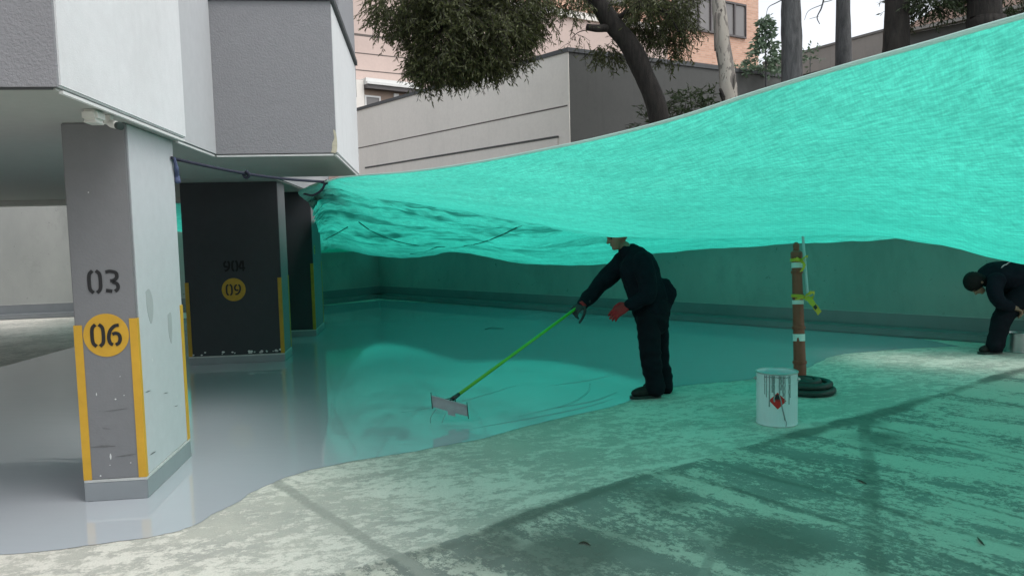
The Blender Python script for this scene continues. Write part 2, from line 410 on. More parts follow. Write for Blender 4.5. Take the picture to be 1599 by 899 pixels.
# ------------------------------------------------------------------ ground and floor layers
def sheet(name, poly, z, mat, parent=None, kind='structure', rough_edge=0.0, step=.12, seed=0, thick=0):
    pts = []
    n = len(poly)
    for i in range(n):
        a = Vector(poly[i]); b = Vector(poly[(i+1) % n]); L = (b-a).length
        k = max(1, int(L/step)) if rough_edge else 1
        for j in range(k):
            p = a.lerp(b, j/k)
            if rough_edge:
                nx = noise.noise((p.x*2.6+seed, p.y*2.6, seed*1.7)) + .6*noise.noise((p.x*9+seed, p.y*9, 3.3)) + .45*noise.noise((p.x*29+seed, p.y*29, 5.3))
                d = (b-a).normalized(); p = p+Vector((-d.y, d.x))*nx*rough_edge
            pts.append(p)
    bm = bmesh.new(); vs = [bm.verts.new((p.x, p.y, z)) for p in pts]
    f = bm.faces.new(vs); f.normal_update()
    if f.normal.z < 0: f.normal_flip()
    bmesh.ops.triangulate(bm, faces=bm.faces[:])
    if thick:
        g = bmesh.ops.extrude_face_region(bm, geom=bm.faces[:])
        for v in g['geom']:
            if isinstance(v, bmesh.types.BMVert): v.co.z -= thick
        bmesh.ops.recalc_face_normals(bm, faces=bm.faces)
    me = bpy.data.meshes.new(name); bm.to_mesh(me); bm.free(); me.materials.append(mat)
    o = link(name, me, parent)
    if kind: o['kind'] = kind
    return o
def strip(name, line, width, z, mat, parent=None, kind='structure', rough=.02, seed=0, n=8):
    P = cr([(x, y, 0) for x, y in line], n)
    vs = []; fs = []
    for i, p in enumerate(P):
        t = (P[min(i+1, len(P)-1)]-P[max(i-1, 0)]).normalized(); s = Vector((-t.y, t.x, 0))
        w_ = width[0]+(width[1]-width[0])*i/(len(P)-1) if hasattr(width, '__len__') else width
        a = w_/2+rough*(noise.noise((p.x*4+seed, p.y*4, 1))+.5*noise.noise((p.x*15, p.y*15, seed)))
        b = w_/2+rough*(noise.noise((p.x*4+seed, p.y*4, 7))+.5*noise.noise((p.x*15, p.y*15, seed+5)))
        vs += [(p.x+s.x*a, p.y+s.y*a, z), (p.x-s.x*b, p.y-s.y*b, z)]
    for i in range(len(P)-1): fs.append((2*i, 2*i+1, 2*i+3, 2*i+2))
    mb = MB().add(vs, fs); o = mb.build(name, mat, parent)
    if kind: o['kind'] = kind
    return o

sheet('ground', [(-300,-300),(300,-300),(300,300),(-300,300)], 0, M['ground'])
bnd = [(-12,3.2),(-7,3.45),(-4.2,3.66),(-3.2,3.76),(-2.239,3.85),(-1.9,3.873),(-1.651,3.921),(-1.414,3.95),(-1.254,4.05),(-1.154,4.267),(-1.084,4.436),(-1.02,4.611),(-.903,4.792),(-.802,4.9),(-.653,4.991),(-.455,5.092),(-.204,5.189),(.106,5.314),(.388,5.439),(.704,5.68),(.983,5.881),(1.279,6.053),(1.526,6.19),(1.773,6.369),(1.981,6.584),(2.309,6.848),(2.728,6.96),(3.212,7.04),(3.61,7.237),(3.988,7.47),(4.439,7.922),(4.781,8.144),(5.254,8.247),(5.674,8.3),(6.33,8.3)]
b3 = [(p.x, p.y) for p in cr([(x, y, 0) for x, y in bnd], 5)]
coat = b3 + [(6.3,9.0),(4.09,12.0),(.56,16.1),(-.9,17.7),(-2.5,16.5),(-4.4,16.2),(-4.9,12.5),(-5.2,9.6),(-7.5,8.6),(-12,8.2)]
sheet('floor_coating', coat, .0042, M['coating'], rough_edge=.024, step=.035, seed=3)
dark = [(-1.6,2.5),(-.95,3.0),(-.535,3.301),(-.214,3.487),(.089,3.64),(.436,3.906),(.835,4.168),(1.292,4.449),(1.845,4.714),(2.267,4.965),(2.787,5.237),(3.263,5.445),(3.839,5.754),(4.494,6.106),(5.286,6.561),(6.053,6.989),(7.6,7.85)]
def pdist(X, Y, line):
    P = cr([(x, y, 0) for x, y in line], 6); D = np.full(X.shape, 9.0)
    for p, q in zip(P, P[1:]):
        dx, dy = q.x-p.x, q.y-p.y; t_ = np.clip(((X-p.x)*dx+(Y-p.y)*dy)/(dx*dx+dy*dy+1e-9), 0, 1)
        D = np.minimum(D, np.hypot(X-p.x-t_*dx, Y-p.y-t_*dy))
    return D
gx = np.arange(-3.0, 7.65, .026); gy = np.arange(1.8, 8.9, .026)
X, Y = np.meshgrid(gx, gy, indexing='ij')
N1 = np.array([noise.noise((x*2.2, y*2.2, .5))+.5*noise.noise((x*7, y*7, 2.5)) for x, y in zip(X.ravel(), Y.ravel())]).reshape(X.shape)
N2 = np.array([noise.noise((x*1.1, y*1.1, 7.5))+.6*noise.noise((x*4, y*4, 9.5)) for x, y in zip(X.ravel(), Y.ravel())]).reshape(X.shape)
fx_ = np.interp(X, [p[0] for p in dark], [p[1] for p in dark])
below = fx_-Y+N1*.035
old = np.clip(below/.10+.5, 0, 1)
stain = np.exp(-((below-.07)/(.075+.05*np.clip(N2+.3, 0, 1)))**2)*(.75+.6*N2)
for (px, py, r_) in ((1190,848,.34),(1385,690,.30),(1330,655,.25),(900,862,.42),(760,850,.3),(1010,775,.3)):
    q = gz(px, py); stain = np.maximum(stain, .8*np.exp(-(((X-q.x)**2+(Y-q.y)**2)/r_**2))*(.8+.7*N2)*old)
for ln, w_, a_ in (([(1.832,4.575),(2.057,4.162),(2.315,3.796),(2.474,3.44),(2.746,3.0)], .035, .85), ([(2.159,4.828),(2.432,4.411),(2.657,3.973),(2.955,3.392),(3.2,2.9)], .022, .7), ([(1.464,4.478),(1.741,4.066),(2.028,3.55),(2.214,3.21),(2.4,2.85)], .03, .8), ([(4.512,5.889),(4.673,5.652),(4.78,5.3),(4.9,4.9)], .03, .8), ([(3.2,5.3),(3.5,4.7),(3.75,4.1),(3.95,3.5)], .03, .6)):
    stain = np.maximum(stain, a_*np.exp(-((pdist(X+N1*.012, Y+N1*.012, ln))/w_)**2)*(.9+.5*N2))  # thin dark lines put the shadowed flake edges into the stain mask
joint = np.exp(-(pdist(X+N1*.01, Y, [(-.98,4.80),(-.857,4.637),(-.681,4.327),(-.468,3.987),(-.284,3.685),(-.155,3.512),(-.037,3.32),(.06,3.1)])/.045)**4)
stain = np.maximum(stain, .62*(.9+.5*N2)*np.exp(-(pdist(X+N1*.03, Y+N1*.03, [(3.35,5.42),(3.069,4.959),(2.629,4.178),(2.28,3.61),(2.016,3.174),(1.8,2.8)])/.055)**4))
joint = np.maximum(joint, np.exp(-(pdist(X, Y, [(1.16,3.60),(1.25,3.53),(1.295,3.42),(1.285,3.307),(1.226,3.179),(1.12,3.0),(1.0,2.8)])/.03)**4))
joint = np.maximum(joint, .5*np.exp(-(pdist(X+N1*.06, Y+N1*.05, [(.30,3.45),(.7,3.70),(1.1,3.95),(1.3,4.2),(1.42,4.42)])/.07)**4))
bare = np.maximum(np.clip((X-1.2)/2.2, 0, 1)*np.clip((Y-2.6)/1.2, 0, 1), .32)
mb = MB(); na_, nb_ = X.shape
Z = .0015+.0012*N2
me = bpy.data.meshes.new('worn_floor'); idx = np.arange(na_*nb_).reshape(na_, nb_)
me.from_pydata(np.stack([X, Y, Z], 2).reshape(-1, 3).tolist(), [], np.stack([idx[:-1,:-1], idx[1:,:-1], idx[1:,1:], idx[:-1,1:]], 2).reshape(-1, 4).tolist())
for nm, arr in (('old', old), ('stain', np.clip(stain, 0, 1)), ('joint', np.clip(joint, 0, 1)), ('bare', bare)):
    at_ = me.attributes.new(nm, 'FLOAT', 'POINT'); at_.data.foreach_set('value', arr.astype(np.float32).ravel())
me.materials.append(M['ground']); me.shade_smooth()
link('worn_floor', me)['kind'] = 'structure'

for ln, w_ in (([(1.05,6.25),(1.45,6.45),(1.75,6.75)], .010), ([(.75,6.05),(1.25,6.42),(1.5,6.85),(1.6,7.2)], .008), ([(.35,5.75),(.9,6.0),(1.35,6.25),(1.65,6.5)], .009), ([(1.2,7.2),(1.6,7.35),(1.95,7.6)], .007), ([(-.2,6.4),(.3,6.7),(.9,7.3)], .007)):
    P = cr([(x, y, .006) for x, y in ln], 8)
    o = MB().tube(P, [w_*math.sin(math.pi*(i+.5)/len(P))+.001 for i in range(len(P))], 8, flat=.14).build('coating_ridge', M['coating'], None, smooth=True); o['kind'] = 'structure'
# ------------------------------------------------------------------ apartment building
CZ = 2.182; PX0, PX1, PY0, PY1 = -1.970, -1.630, 4.590, 5.434
XF, YF, Y2, XR, Y6, XB, Y9 = -1.546, 3.605, 5.458, -1.608, 6.477, -.651, 8.856
bld = empty('apartment_building', (-1.6, 3.6, 0), 'grey and white rendered apartment building raised on numbered parking pillars', 'building')
TOP = 4.7; XL = -8.2; YE = 14.2; XI = -3.3; YI = 13.2
M['recess_shaded'] = plaster('recess_shaded', (.5,.51,.525), .06, .12, 120)  # white wall greyed, the recess's weaker light put into the tone
MB().box((XL+.0, YF, CZ), (XF-.004, YF+.02, TOP)).build('front_wall', M['grey_stucco'], bld)
MB().box((XF-.2, YF+.021, CZ+.003), (XF, Y2, TOP)).build('side_wall', M['white_plaster'], bld, bevel=.008)
MB().box((XR-.2, Y2+.003, CZ+.003), (XR, Y6-.002, TOP)).build('recessed_wall', M['recess_shaded'], bld)
MB().box((XR-.2, Y9, CZ+.003), (XR, YE, 3.5)).build('recessed_wall', M['recess_shaded'], bld)
MB().box((XI, YE+.002, CZ-.04), (XR-.002, YE+.16, 3.5)).build('rear_wall', M['grey_stucco_fine'], bld)
MB().box((XI-.16, YI, CZ-.04), (XI-.002, YE+.16, 3.5)).build('rear_wall', M['grey_stucco_fine'], bld)
MB().box((XL, YI, CZ-.04), (XI-.162, YI+.16, 3.5)).build('rear_wall', M['grey_stucco_fine'], bld)
MB().box((XL, 9.0, 3.52), (XR-.21, 9.15, TOP-.11)).build('rear_wall', M['grey_stucco_fine'], bld)
MB().box((XL, YF+.17, TOP-.1), (XR-.21, 9.2, TOP)).build('roof', M['cap_grey'], bld)
MB().box((XL, 9.201, 3.4), (XR-.21, YI, 3.5)).build('roof', M['cap_grey'], bld)
MB().box((XI, YI+.001, 3.4), (XR-.21, YE, 3.5)).build('roof', M['cap_grey'], bld)
# bay
MB().box((XR-.3, Y6, CZ+.002), (XB-.004, Y6+.02, 3.40)).build('bay_front', M['grey_stucco'], bld)
MB().box((XB-.12, Y6+.021, CZ+.004), (XB, Y9, 3.39)).build('bay_side', M['white_plaster'], bld, bevel=.006)
MB().box((XR, Y9-.12, CZ+.004), (XB-.123, Y9-.003, 3.39)).build('bay_side', M['white_plaster'], bld, bevel=.006)
MB().box((XR-.28, Y6-.02, 3.402), (XB+.025, Y9+.03, 3.45)).build('bay_cap', M['dark_cap'], bld)
MB().box((XR, Y9+.15, 3.47), (XB-.17, Y9+2.4, 6.3)).build('rear_bay', M['grey_stucco_fine'], bld)
MB().box((XR-.95, Y9+2.5, CZ-.001), (XR-.02, Y9+2.6, CZ+.0005)).build('soffit_strip', M['trim'], bld)
MB().box((-16, -13.5, 0.001), (14, -11, 7.0)).build('unseen_block', M['grey_stucco'], bld)   # unseen mass added behind the viewer to block low sky
# soffits (one level slab each) and the thin pale drip trims along their edges
MB().box((XL, YF+.02, CZ-.012), (XF-.02, Y2-.01, CZ-.002)).build('soffit', M['soffit_paint'], bld)
MB().box((XL, Y2-.01, CZ-.0125), (XR-.02, Y6+.02, CZ-.0025)).build('soffit', M['soffit_paint'], bld)
MB().box((XL, Y6+.02, CZ-.0115), (XB-.02, Y9-.02, CZ-.0015)).build('soffit', M['soffit_paint'], bld)
MB().box((XL, Y9-.02, CZ-.0122), (XR-.02, YI+.05, CZ-.0022)).build('soffit', M['soffit_paint'], bld)
MB().box((XI-.02, YI+.05, CZ-.0128), (XR-.02, YE-.02, CZ-.0028)).build('soffit', M['soffit_paint'], bld)
def trimbar(a, b, nm='edge_trim'):
    a = Vector(a); b = Vector(b); t = (b-a); s = Vector((-t.y, t.x, 0)).normalized()*.018
    MB().obox(a-s/2+Vector((0,0,-.016)), t, s, (0,0,.014)).build(nm, M['trim'], bld)
trimbar((XF-.016, YF+.06, CZ-.004), (XF-.016, Y2, CZ-.004)); trimbar((XR-.016, Y2+.05, CZ-.004), (XR-.016, Y6-.02, CZ-.004))
trimbar((XR-.0, Y6+.016, CZ-.004), (XB-.03, Y6+.016, CZ-.004)); trimbar((XB-.016, Y6+.05, CZ-.004), (XB-.016, Y9-.03, CZ-.004))
MB().box((XL, YF+.012, CZ-.010), (XF-.03, YF+.03, CZ+.006)).build('shadow_joint', M['dark_cap'], bld)
# dropped beam at the far side of the parking deck, and inner walls that close the deck on the far left
MB().box((XL, 12.6, CZ-.09), (XI, 13.0, CZ-.014)).build('ceiling_beam', M['soffit_paint'], bld)

STROKES = {
 '0': [[(.25,.99),(.12,.86),(.08,.5),(.12,.14),(.25,.01)], [(.39,.99),(.52,.86),(.56,.5),(.52,.14),(.39,.01)]],
 '3': [[(.06,.92),(.28,.94),(.5,.86),(.52,.66),(.36,.53),(.24,.52)], [(.34,.47),(.53,.36),(.54,.16),(.42,.05)], [(.30,.05),(.04,.10)]],
 '6': [[(.54,.93),(.36,.9),(.16,.7),(.08,.36),(.14,.12),(.24,.06)], [(.36,.05),(.5,.14),(.56,.34),(.5,.52),(.36,.57),(.24,.53)]],
 '4': [[(.30,.97),(.06,.34)], [(.06,.28),(.6,.28)], [(.42,.0),(.42,.17)], [(.42,.38),(.42,.98)]],
 '2': [[(.06,.8),(.2,.95),(.45,.95),(.55,.75),(.45,.5),(.08,.06)], [(.08,.06),(.58,.06)]],
}
STROKES['9'] = [[(.64-x, 1-y) for x, y in s] for s in STROKES['6']]
def numeral(ch, x, z, h, to3, nv, parent, mat=None, tw=.13):
    # to3(u, v) -> point on the painted face; the stroke is a thin raised layer of paint
    mb = MB(); nv = Vector(nv)
    for st in STROKES[ch]:
        P = cr([(a*h, b*h, 0) for a, b in st], 6)
        P = [Vector((p.x, p.y, 0)) for p in P]; vs = []; fs = []
        for i, p in enumerate(P):
            t = (P[min(i+1,len(P)-1)]-P[max(i-1,0)]).normalized(); s = Vector((-t.y, t.x, 0))*(tw*h/2*1.15)
            for q in (p+s, p-s):
                b = Vector(to3(x+q.x, z+q.y)); vs += [b, b+nv*.0025]
        for i in range(len(P)-1):
            o = 4*i; fs += [(o+1,o+3,o+7,o+5),(o,o+1,o+5,o+4),(o+2,o+6,o+7,o+3)]
        mb.add(vs, fs)
    return mb.build('numeral', mat or M['black_paint'], parent, fix=True)
def disc(c, r, to3, nv, parent, name='number_disc', mat=None):
    nv = Vector(nv); vs = []
    for k in range(48): vs.append(to3(c[0]+r*math.cos(2*math.pi*k/48), c[1]+r*math.sin(2*math.pi*k/48)))
    n = 48; vs = [Vector(v) for v in vs]; vs = vs+[v+nv*.0025 for v in vs]
    return MB().add(vs, [tuple(range(n,2*n))]+[(i,(i+1)%n,n+(i+1)%n,n+i) for i in range(n)]).build(name, mat or M['yellow_paint'], parent, fix=True)

def pillar(x0, x1, y0, y1, front, label, sh, plh=.127, side=None, yel=None):
    yel = yel or M['yellow_paint']
    zt = CZ-.013
    p = MB().box((x0, y0, plh), (x1, y0+.03, zt)).build('pillar', front, bld, bevel=.006)
    p['label'] = label
    MB().box((x0+.004, y0+.0305, plh+.001), (x1, y1, zt-.001)).build('shaft_side', side or M['pillar_side'], p, bevel=.006)
    MB().box((x0-.004, y0-.006, .003), (x1+.006, y1+.006, plh-.012)).build('plinth', M['plinth_grey'], p, bevel=.004)
    MB().box((x0-.002, y0-.004, plh-.012), (x1+.004, y1+.004, plh+.002)).build('mortar_bead', M['mortar'], p)
    t = .004
    # corner guards: two legs each
    MB().box((x0-t, y0-t, plh+.003), (x0+.041, y0-.0005, sh-.03)).box((x0-t, y0, plh+.003), (x0-.0005, y0+.03, sh-.03)).build('corner_stripe', yel, p)
    MB().box((x1-.041, y0-t, plh+.003), (x1+t, y0-.0005, sh)).box((x1+.0005, y0, plh+.003), (x1+t, y0+.026, sh)).build('corner_stripe', yel, p)
    MB().box((x1+.0005, y1-.05, plh+.003), (x1+t, y1+t, sh)).box((x1-.03, y1+.0005, plh+.003), (x1, y1+t, sh)).build('corner_stripe', yel, p)
    return p
p1 = pillar(PX0, PX1, PY0, PY1, M['pillar_front'], 'nearest pillar, stencilled 03 above a yellow 06 disc', 1.06)
fy = PY0-.0005
for ch, x in (('0', -1.884), ('3', -1.790)): numeral(ch, x, 1.212, .128, lambda u, v: (u, fy, v), (0,-1,0), p1)
dd = disc((-1.800, .968), .124, lambda u, v: (u, fy, v), (0,-1,0), p1)
for ch, x in (('0', -1.886), ('6', -1.796)): numeral(ch, x, .905, .128, lambda u, v: (u, fy-.003, v), (0,-1,0), dd)
p2 = pillar(-2.785, -1.675, 9.45, 9.97, M['pillar_shaded'], 'wide dark pillar, stencilled 904 above a yellow 09 disc', 1.02, .10, M['pillar_front'], M['yellow_shaded'])  # sides of both rear pillars darkened too, shade painted in
fy2 = 9.4495
for ch, x in (('9', -2.335), ('0', -2.243), ('4', -2.160)): numeral(ch, x, 1.112, .125, lambda u, v: (u, fy2, v), (0,-1,0), p2, M['number_black'], .16)
d2 = disc((-2.23, .892), .138, lambda u, v: (u, fy2, v), (0,-1,0), p2, mat=M['yellow_shaded'])
for ch, x in (('0', -2.322), ('9', -2.226)): numeral(ch, x, .826, .13, lambda u, v: (u, fy2-.003, v), (0,-1,0), d2)
p3 = pillar(-2.55, -1.60, 11.72, 12.7, M['pillar_shaded'], 'farthest pillar, half hidden behind the wide dark one', 1.1, .1, M['pillar_front'], M['yellow_shaded'])
d3_ = disc((11.95, 1.30), .07, lambda u, v: (-1.5995, u, v), (1,0,0), p3, 'number_tag')
numeral('2', 11.93, 1.25, .09, lambda u, v: (-1.5965, u, v), (1,0,0), d3_)

# worn smudges and paint drips on the near pillar (real thin layers of dirt / paint)
def blot(pts, to3, nv, mat, parent, name):
    P = cr([(a, b, 0) for a, b in pts+[pts[0]]], 5)[:-1]; nv = Vector(nv); n = len(P)
    vs = [Vector(to3(p.x, p.y)) for p in P]; vs += [v+nv*.0012 for v in vs]
    return MB().add(vs, [tuple(range(n,2*n))]+[(i,(i+1)%n,n+(i+1)%n,n+i) for i in range(n)]).build(name, mat, parent, fix=True)
M['smudge'] = plaster('smudge', (.40,.42,.43), .2, .1, 60)
M['fleck'] = simple('fleck', (.66,.67,.66), .8)
fx = lambda u, v: (PX1+.0003, u, v)
blot([(4.76,1.20),(4.82,1.21),(4.87,1.14),(4.86,1.05),(4.82,1.0),(4.77,1.08)], fx, (1,0,0), M['smudge'], p1, 'paint_smudge')
blot([(5.13,1.02),(5.19,1.03),(5.20,.93),(5.17,.83),(5.13,.9)], fx, (1,0,0), M['smudge'], p1, 'paint_smudge')
rf = random.Random(5)
for k in range(16):
    if k < 9:
        u, v = rf.uniform(PX0+.06, PX1-.06), (rf.uniform(.15, .75) if k < 8 else rf.uniform(1.3, 1.8)); f_, nn = (lambda a, b: (a, fy+.0002, b)), (0,-1,0)
    else:
        u, v = rf.uniform(PY0+.1, PY1-.1), rf.uniform(.16, .8); f_, nn = fx, (1,0,0)
    s = rf.uniform(.002, .0055); el = rf.choice((1, 1, 2.5, 4))
    blot([(u-s, v), (u, v+s*el), (u+s, v), (u, v-s*el*.8)], f_, nn, M['fleck'], p1, 'paint_fleck')
M['scuff'] = simple('scuff', (.135,.135,.137), .8, .4, 40)
for k in range(9):
    fr_ = k < 5
    u, v = (rf.uniform(PX0+.08, PX1-.10) if fr_ else rf.uniform(PY0+.08, PY1-.2)), rf.uniform(.17, .62)
    L_, h_, dr_ = rf.uniform(.02, .07), rf.uniform(.0012, .004), rf.uniform(-.012, .012)
    blot([(u-L_, v), (u, v+h_+dr_*.4), (u+L_, v+dr_), (u, v-h_+dr_*.4)], (lambda a, b: (a, fy+.0003, b)) if fr_ else fx, (0,-1,0) if fr_ else (1,0,0), M['scuff'], p1, 'scuff_mark')
for k in range(22):
    u = rf.uniform(-2.75, -1.72); s = rf.uniform(.008, .022); v = .112+rf.uniform(0, .035)
    blot([(u-s, v), (u-s*.3, v+s*.7), (u+s, v+.004), (u, v-s*.5)], lambda a, b: (a, fy2+.0002, b), (0,-1,0), M['fleck'], p2, 'paint_fleck')

M['broken_render'] = simple('broken_render', (.50,.47,.36), .9, .3, 40, .4)
blot([(-.70,2.185),(-.657,2.185),(-.657,2.36),(-.672,2.37),(-.668,2.30),(-.685,2.26),(-.69,2.21)], lambda u, v: (u, Y6-.0004, v), (0,-1,0), M['broken_render'], bld, 'broken_corner')
MB().box((-2.74, 9.98, .006), (-2.64, YE, CZ-.02)).build('deck_light_block', M['soffit_paint'], bld)   # hidden wall added to stop daylight leaking under the net
MB().box((-2.74, YE+.17, .006), (-2.64, 16.9, 1.9)).build('yard_light_block', M['yard_wall'], bld)  # unseen continuation of the added light-blocking wall
# light fitting and camera under the edge of the soffit
t = empty('emergency_light', (-1.66, 4.14, CZ-.02), 'small white box light fixed under the edge of the soffit beside the nearest pillar', 'light')
MB().box((-1.668, 4.115, CZ-.068), (-1.592, 4.235, CZ-.014)).build('housing', M['white_plastic'], t, bevel=.012)
MB().box((-1.662, 4.121, CZ-.080), (-1.598, 4.229, CZ-.069)).build('diffuser', M['white_plastic'], t, bevel=.004)
t = empty('security_camera', (-1.6, 4.33, CZ-.03), 'small white camera with a dark lens beside the box light', 'camera')
MB().lathe([(.018,0),(.021,.015),(.021,.06),(.018,.07)], (-1.61, 4.33, CZ-.055), 16, (.75,-.6,-.25)).build('body', M['white_plastic'], t)
MB().lathe([(.019,0),(.021,.004),(.021,.03),(.010,.031)], Vector((-1.61,4.33,CZ-.055))+Vector((.75,-.6,-.25)).normalized()*.069, 16, (.75,-.6,-.25)).build('lens', M['rubber'], t)
MB().box((-1.635, 4.31, CZ-.06), (-1.60, 4.35, CZ-.014)).build('bracket', M['white_plastic'], t)

# ------------------------------------------------------------------ yard walls
def wallrun(name, pts, hs, thick, label, cat, out, grp=None, curb=True):
    t = empty(name, (pts[0][0], pts[0][1], 0), label, cat, grp)
    mb = MB(); sk = MB(); ck = MB(); cb = MB(); cf = MB()
    for i in range(len(pts)-1):
        a = Vector((*pts[i], 0)); b = Vector((*pts[i+1], 0)); d = b-a; nrm = Vector((d.y, -d.x, 0)).normalized()*out
        h = hs[i] if hasattr(hs, '__len__') else hs
        mb.obox(a-nrm*thick, d, nrm*thick, (0,0,h))
        sk.obox(a+nrm*.0005, d, nrm*.012, (0,0,.27)); ck.obox(a+nrm*.0005, d, nrm*.016, (0,0,.012)); 
        for q in range(len(ck.v)-8, len(ck.v)): ck.v[q] = (ck.v[q][0], ck.v[q][1], ck.v[q][2]+.2705)
        cb.obox(a+nrm*.013, d, nrm*.30, (0,0,.095))
    mb.build('wall_body', M['yard_wall'], t, fix=True)
    if curb:
        sk.build('coated_skirting', M['skirt_grey'], t, fix=True); ck.build('skirting_edge', M['chalk'], t, fix=True)
        cb.build('curb', M['skirt_grey'], t, fix=True, bevel=.015)
    return t
WA, WB, WC, WD = (-13, 16.2), (-2.7, 17.0), (-1.0, 18.7), (9.8, 5.12)
wallrun('boundary_wall', [WA, WB, WC], (3.3, 1.95), .2, 'stained pale wall beyond the pillars on the left', 'wall', 1)
wallrun('boundary_wall', [WC, WD], 1.95, .2, 'long rendered wall with a coated curb behind the workers', 'wall', 1)

# raised ground behind the wall
terr = sheet('planted_bank', [(-.9,18.95),(10.0,5.3),(60,-10),(60,70),(-60,70),(-60,20),(-3,17)], 1.0, M['soil'], thick=.95)
# ------------------------------------------------------------------ houses behind
def camdir(deg):                          # level direction, degrees right of the view axis
    f = Vector((_F.x, _F.y, 0)).normalized(); r = Vector((_R0.x, _R0.y, 0))
    return f*math.cos(R(deg)) + r*math.sin(R(deg))
def lvl(px, d):                           # level position of a pixel column at a distance
    p = at(px, 380, d); return Vector((p.x, p.y, 0))
UPZ = Vector((0,0,1))
h1 = empty('garden_house', lvl(893, 17), 'pale flat walled house with grooved render above the green net', 'house')
C0 = lvl(893, 17.0)
def ztop(px, py, d): return at(px, py, d).z
HT = ztop(893, 86, 17.0)
dl = (lvl(560, 24.4)-C0); dr = (lvl(1222, 20.6)-C0)
L1 = dl.normalized(); L2 = dr.normalized()
nl = L1.cross(UPZ)*-1; 
if nl.dot(Vector((0,-1,0))) < 0: nl = -nl
nr = L2.cross(UPZ)
if nr.dot(Vector((0,-1,0))) < 0: nr = -nr
Lw = dl.length*1.06; Rw = dr.length*1.15
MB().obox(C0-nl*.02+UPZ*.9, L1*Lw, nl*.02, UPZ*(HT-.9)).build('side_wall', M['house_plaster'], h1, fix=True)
MB().obox(C0-nr*.02-nl*.0+L2*.025+UPZ*.9, L2*(Rw-.025), nr*.02, UPZ*(HT-.905)).build('front_wall', M['house_dark'], h1, fix=True)  # face turned from the light, its shade put into the dark render
MB().obox(C0+nl*.03+UPZ*HT-L1*.03, L1*Lw, -nl*.33, UPZ*.09).build('coping', M['dark_cap'], h1, fix=True)
MB().obox(C0+nr*.03+UPZ*(HT+.001)-L2*.03, L2*Rw, -nr*.33, UPZ*.09).build('coping', M['dark_cap'], h1, fix=True)
zg = ztop(893, 168, 17.0); zl = ztop(893, 214, 17.0)
MB().obox(C0+nl*.001+UPZ*zg+L1*.05, L1*(Lw-.1), nl*.006, UPZ*.03).build('wall_groove', M['groove'], h1, fix=True)
MB().obox(C0+nl*.002+UPZ*zl+L1*.35, L1*(Lw-1.6), nl*.045, UPZ*.045).build('ledge', M['house_dark'], h1, fix=True)  # dark strip stands in for the shadow line under the upper wall
MB().obox(C0+nl*.002+UPZ*.9+L1*.36, L1*(Lw-1.62), nl*.03, UPZ*(zl-.901)).build('lower_render', M['house_plaster'], h1, fix=True)
MB().obox(C0-nl*.25-nr*.05+L1*.3+L2*.3+UPZ*(HT-.35), L1*(Lw-.6), L2*(Rw-.6), UPZ*.05).build('flat_roof', M['cap_grey'], h1, fix=True)

# small house whose eave shows over the grooved wall
sh = empty('small_house', lvl(600, 27), 'small brown house with a white eave peeping over the grooved wall', 'house')
a = lvl(561, 26.5); b = lvl(655, 28.0); d = (b-a).normalized(); n_ = d.cross(UPZ)
if n_.y > 0: n_ = -n_
ze = ztop(575, 136, 26.8); zb = ztop(575, 205, 26.8)
MB().obox(a+UPZ*1.0, d*.42, -n_*3, UPZ*(ztop(565,128,26.6)-1.0)).build('corner_pier', M['house_plaster'], sh, fix=True)
MB().obox(a+d*.42-n_*.06+UPZ*1.0, d*((b-a).length-.42), -n_*3, UPZ*(ze-1.0)).build('wall', M['brown_wall'], sh, fix=True)
MB().obox(a+d*.43+n_*.25+UPZ*(ze+.0), d*((b-a).length-.3), -n_*3.2, UPZ*.09).obox(a+d*.43+n_*.15+UPZ*(ze+.09), d*((b-a).length-.3), -n_*3.2, UPZ*.13).build('eave', M['white_frame'], sh, fix=True)
MB().obox(a+d*.44+n_*.2+UPZ*(ze-.14), d*((b-a).length-.32), -n_*.25, UPZ*.139).build('gutter', M['window_frame'], sh, fix=True)
wz0, wz1 = ztop(585,182,26.9), ztop(585,152,26.9)
W = a+d*.44-n_*.058
fr = MB()
for (u0, u1, z0, z1) in ((0,.62,wz1-.06,wz1),(0,.62,wz0,wz0+.06),(.56,.62,wz0+.0605,wz1-.0605),(0,.06,wz0+.0605,wz1-.0605)):
    fr.obox(W+d*u0+UPZ*z0, d*(u1-u0), n_*.05, UPZ*(z1-z0))
wf = fr.build('window', M['white_frame'], sh, fix=True)
MB().obox(W+d*.06+UPZ*(wz0+.06)+n_*.005, d*.5, n_*.015, UPZ*(wz1-wz0-.12)).build('pane', M['pane'], wf, fix=True)
MB().obox(W+d*1.15+UPZ*(wz1-.05), d*.2, n_*.06, UPZ*.2).build('vent', M['white_frame'], sh, fix=True)
MB().obox(b-n_*.02+UPZ*1.0, d*.45, -n_*1, UPZ*(ztop(660,142,28.3)-1.0)).build('white_post', M['white_frame'], sh, fix=True)

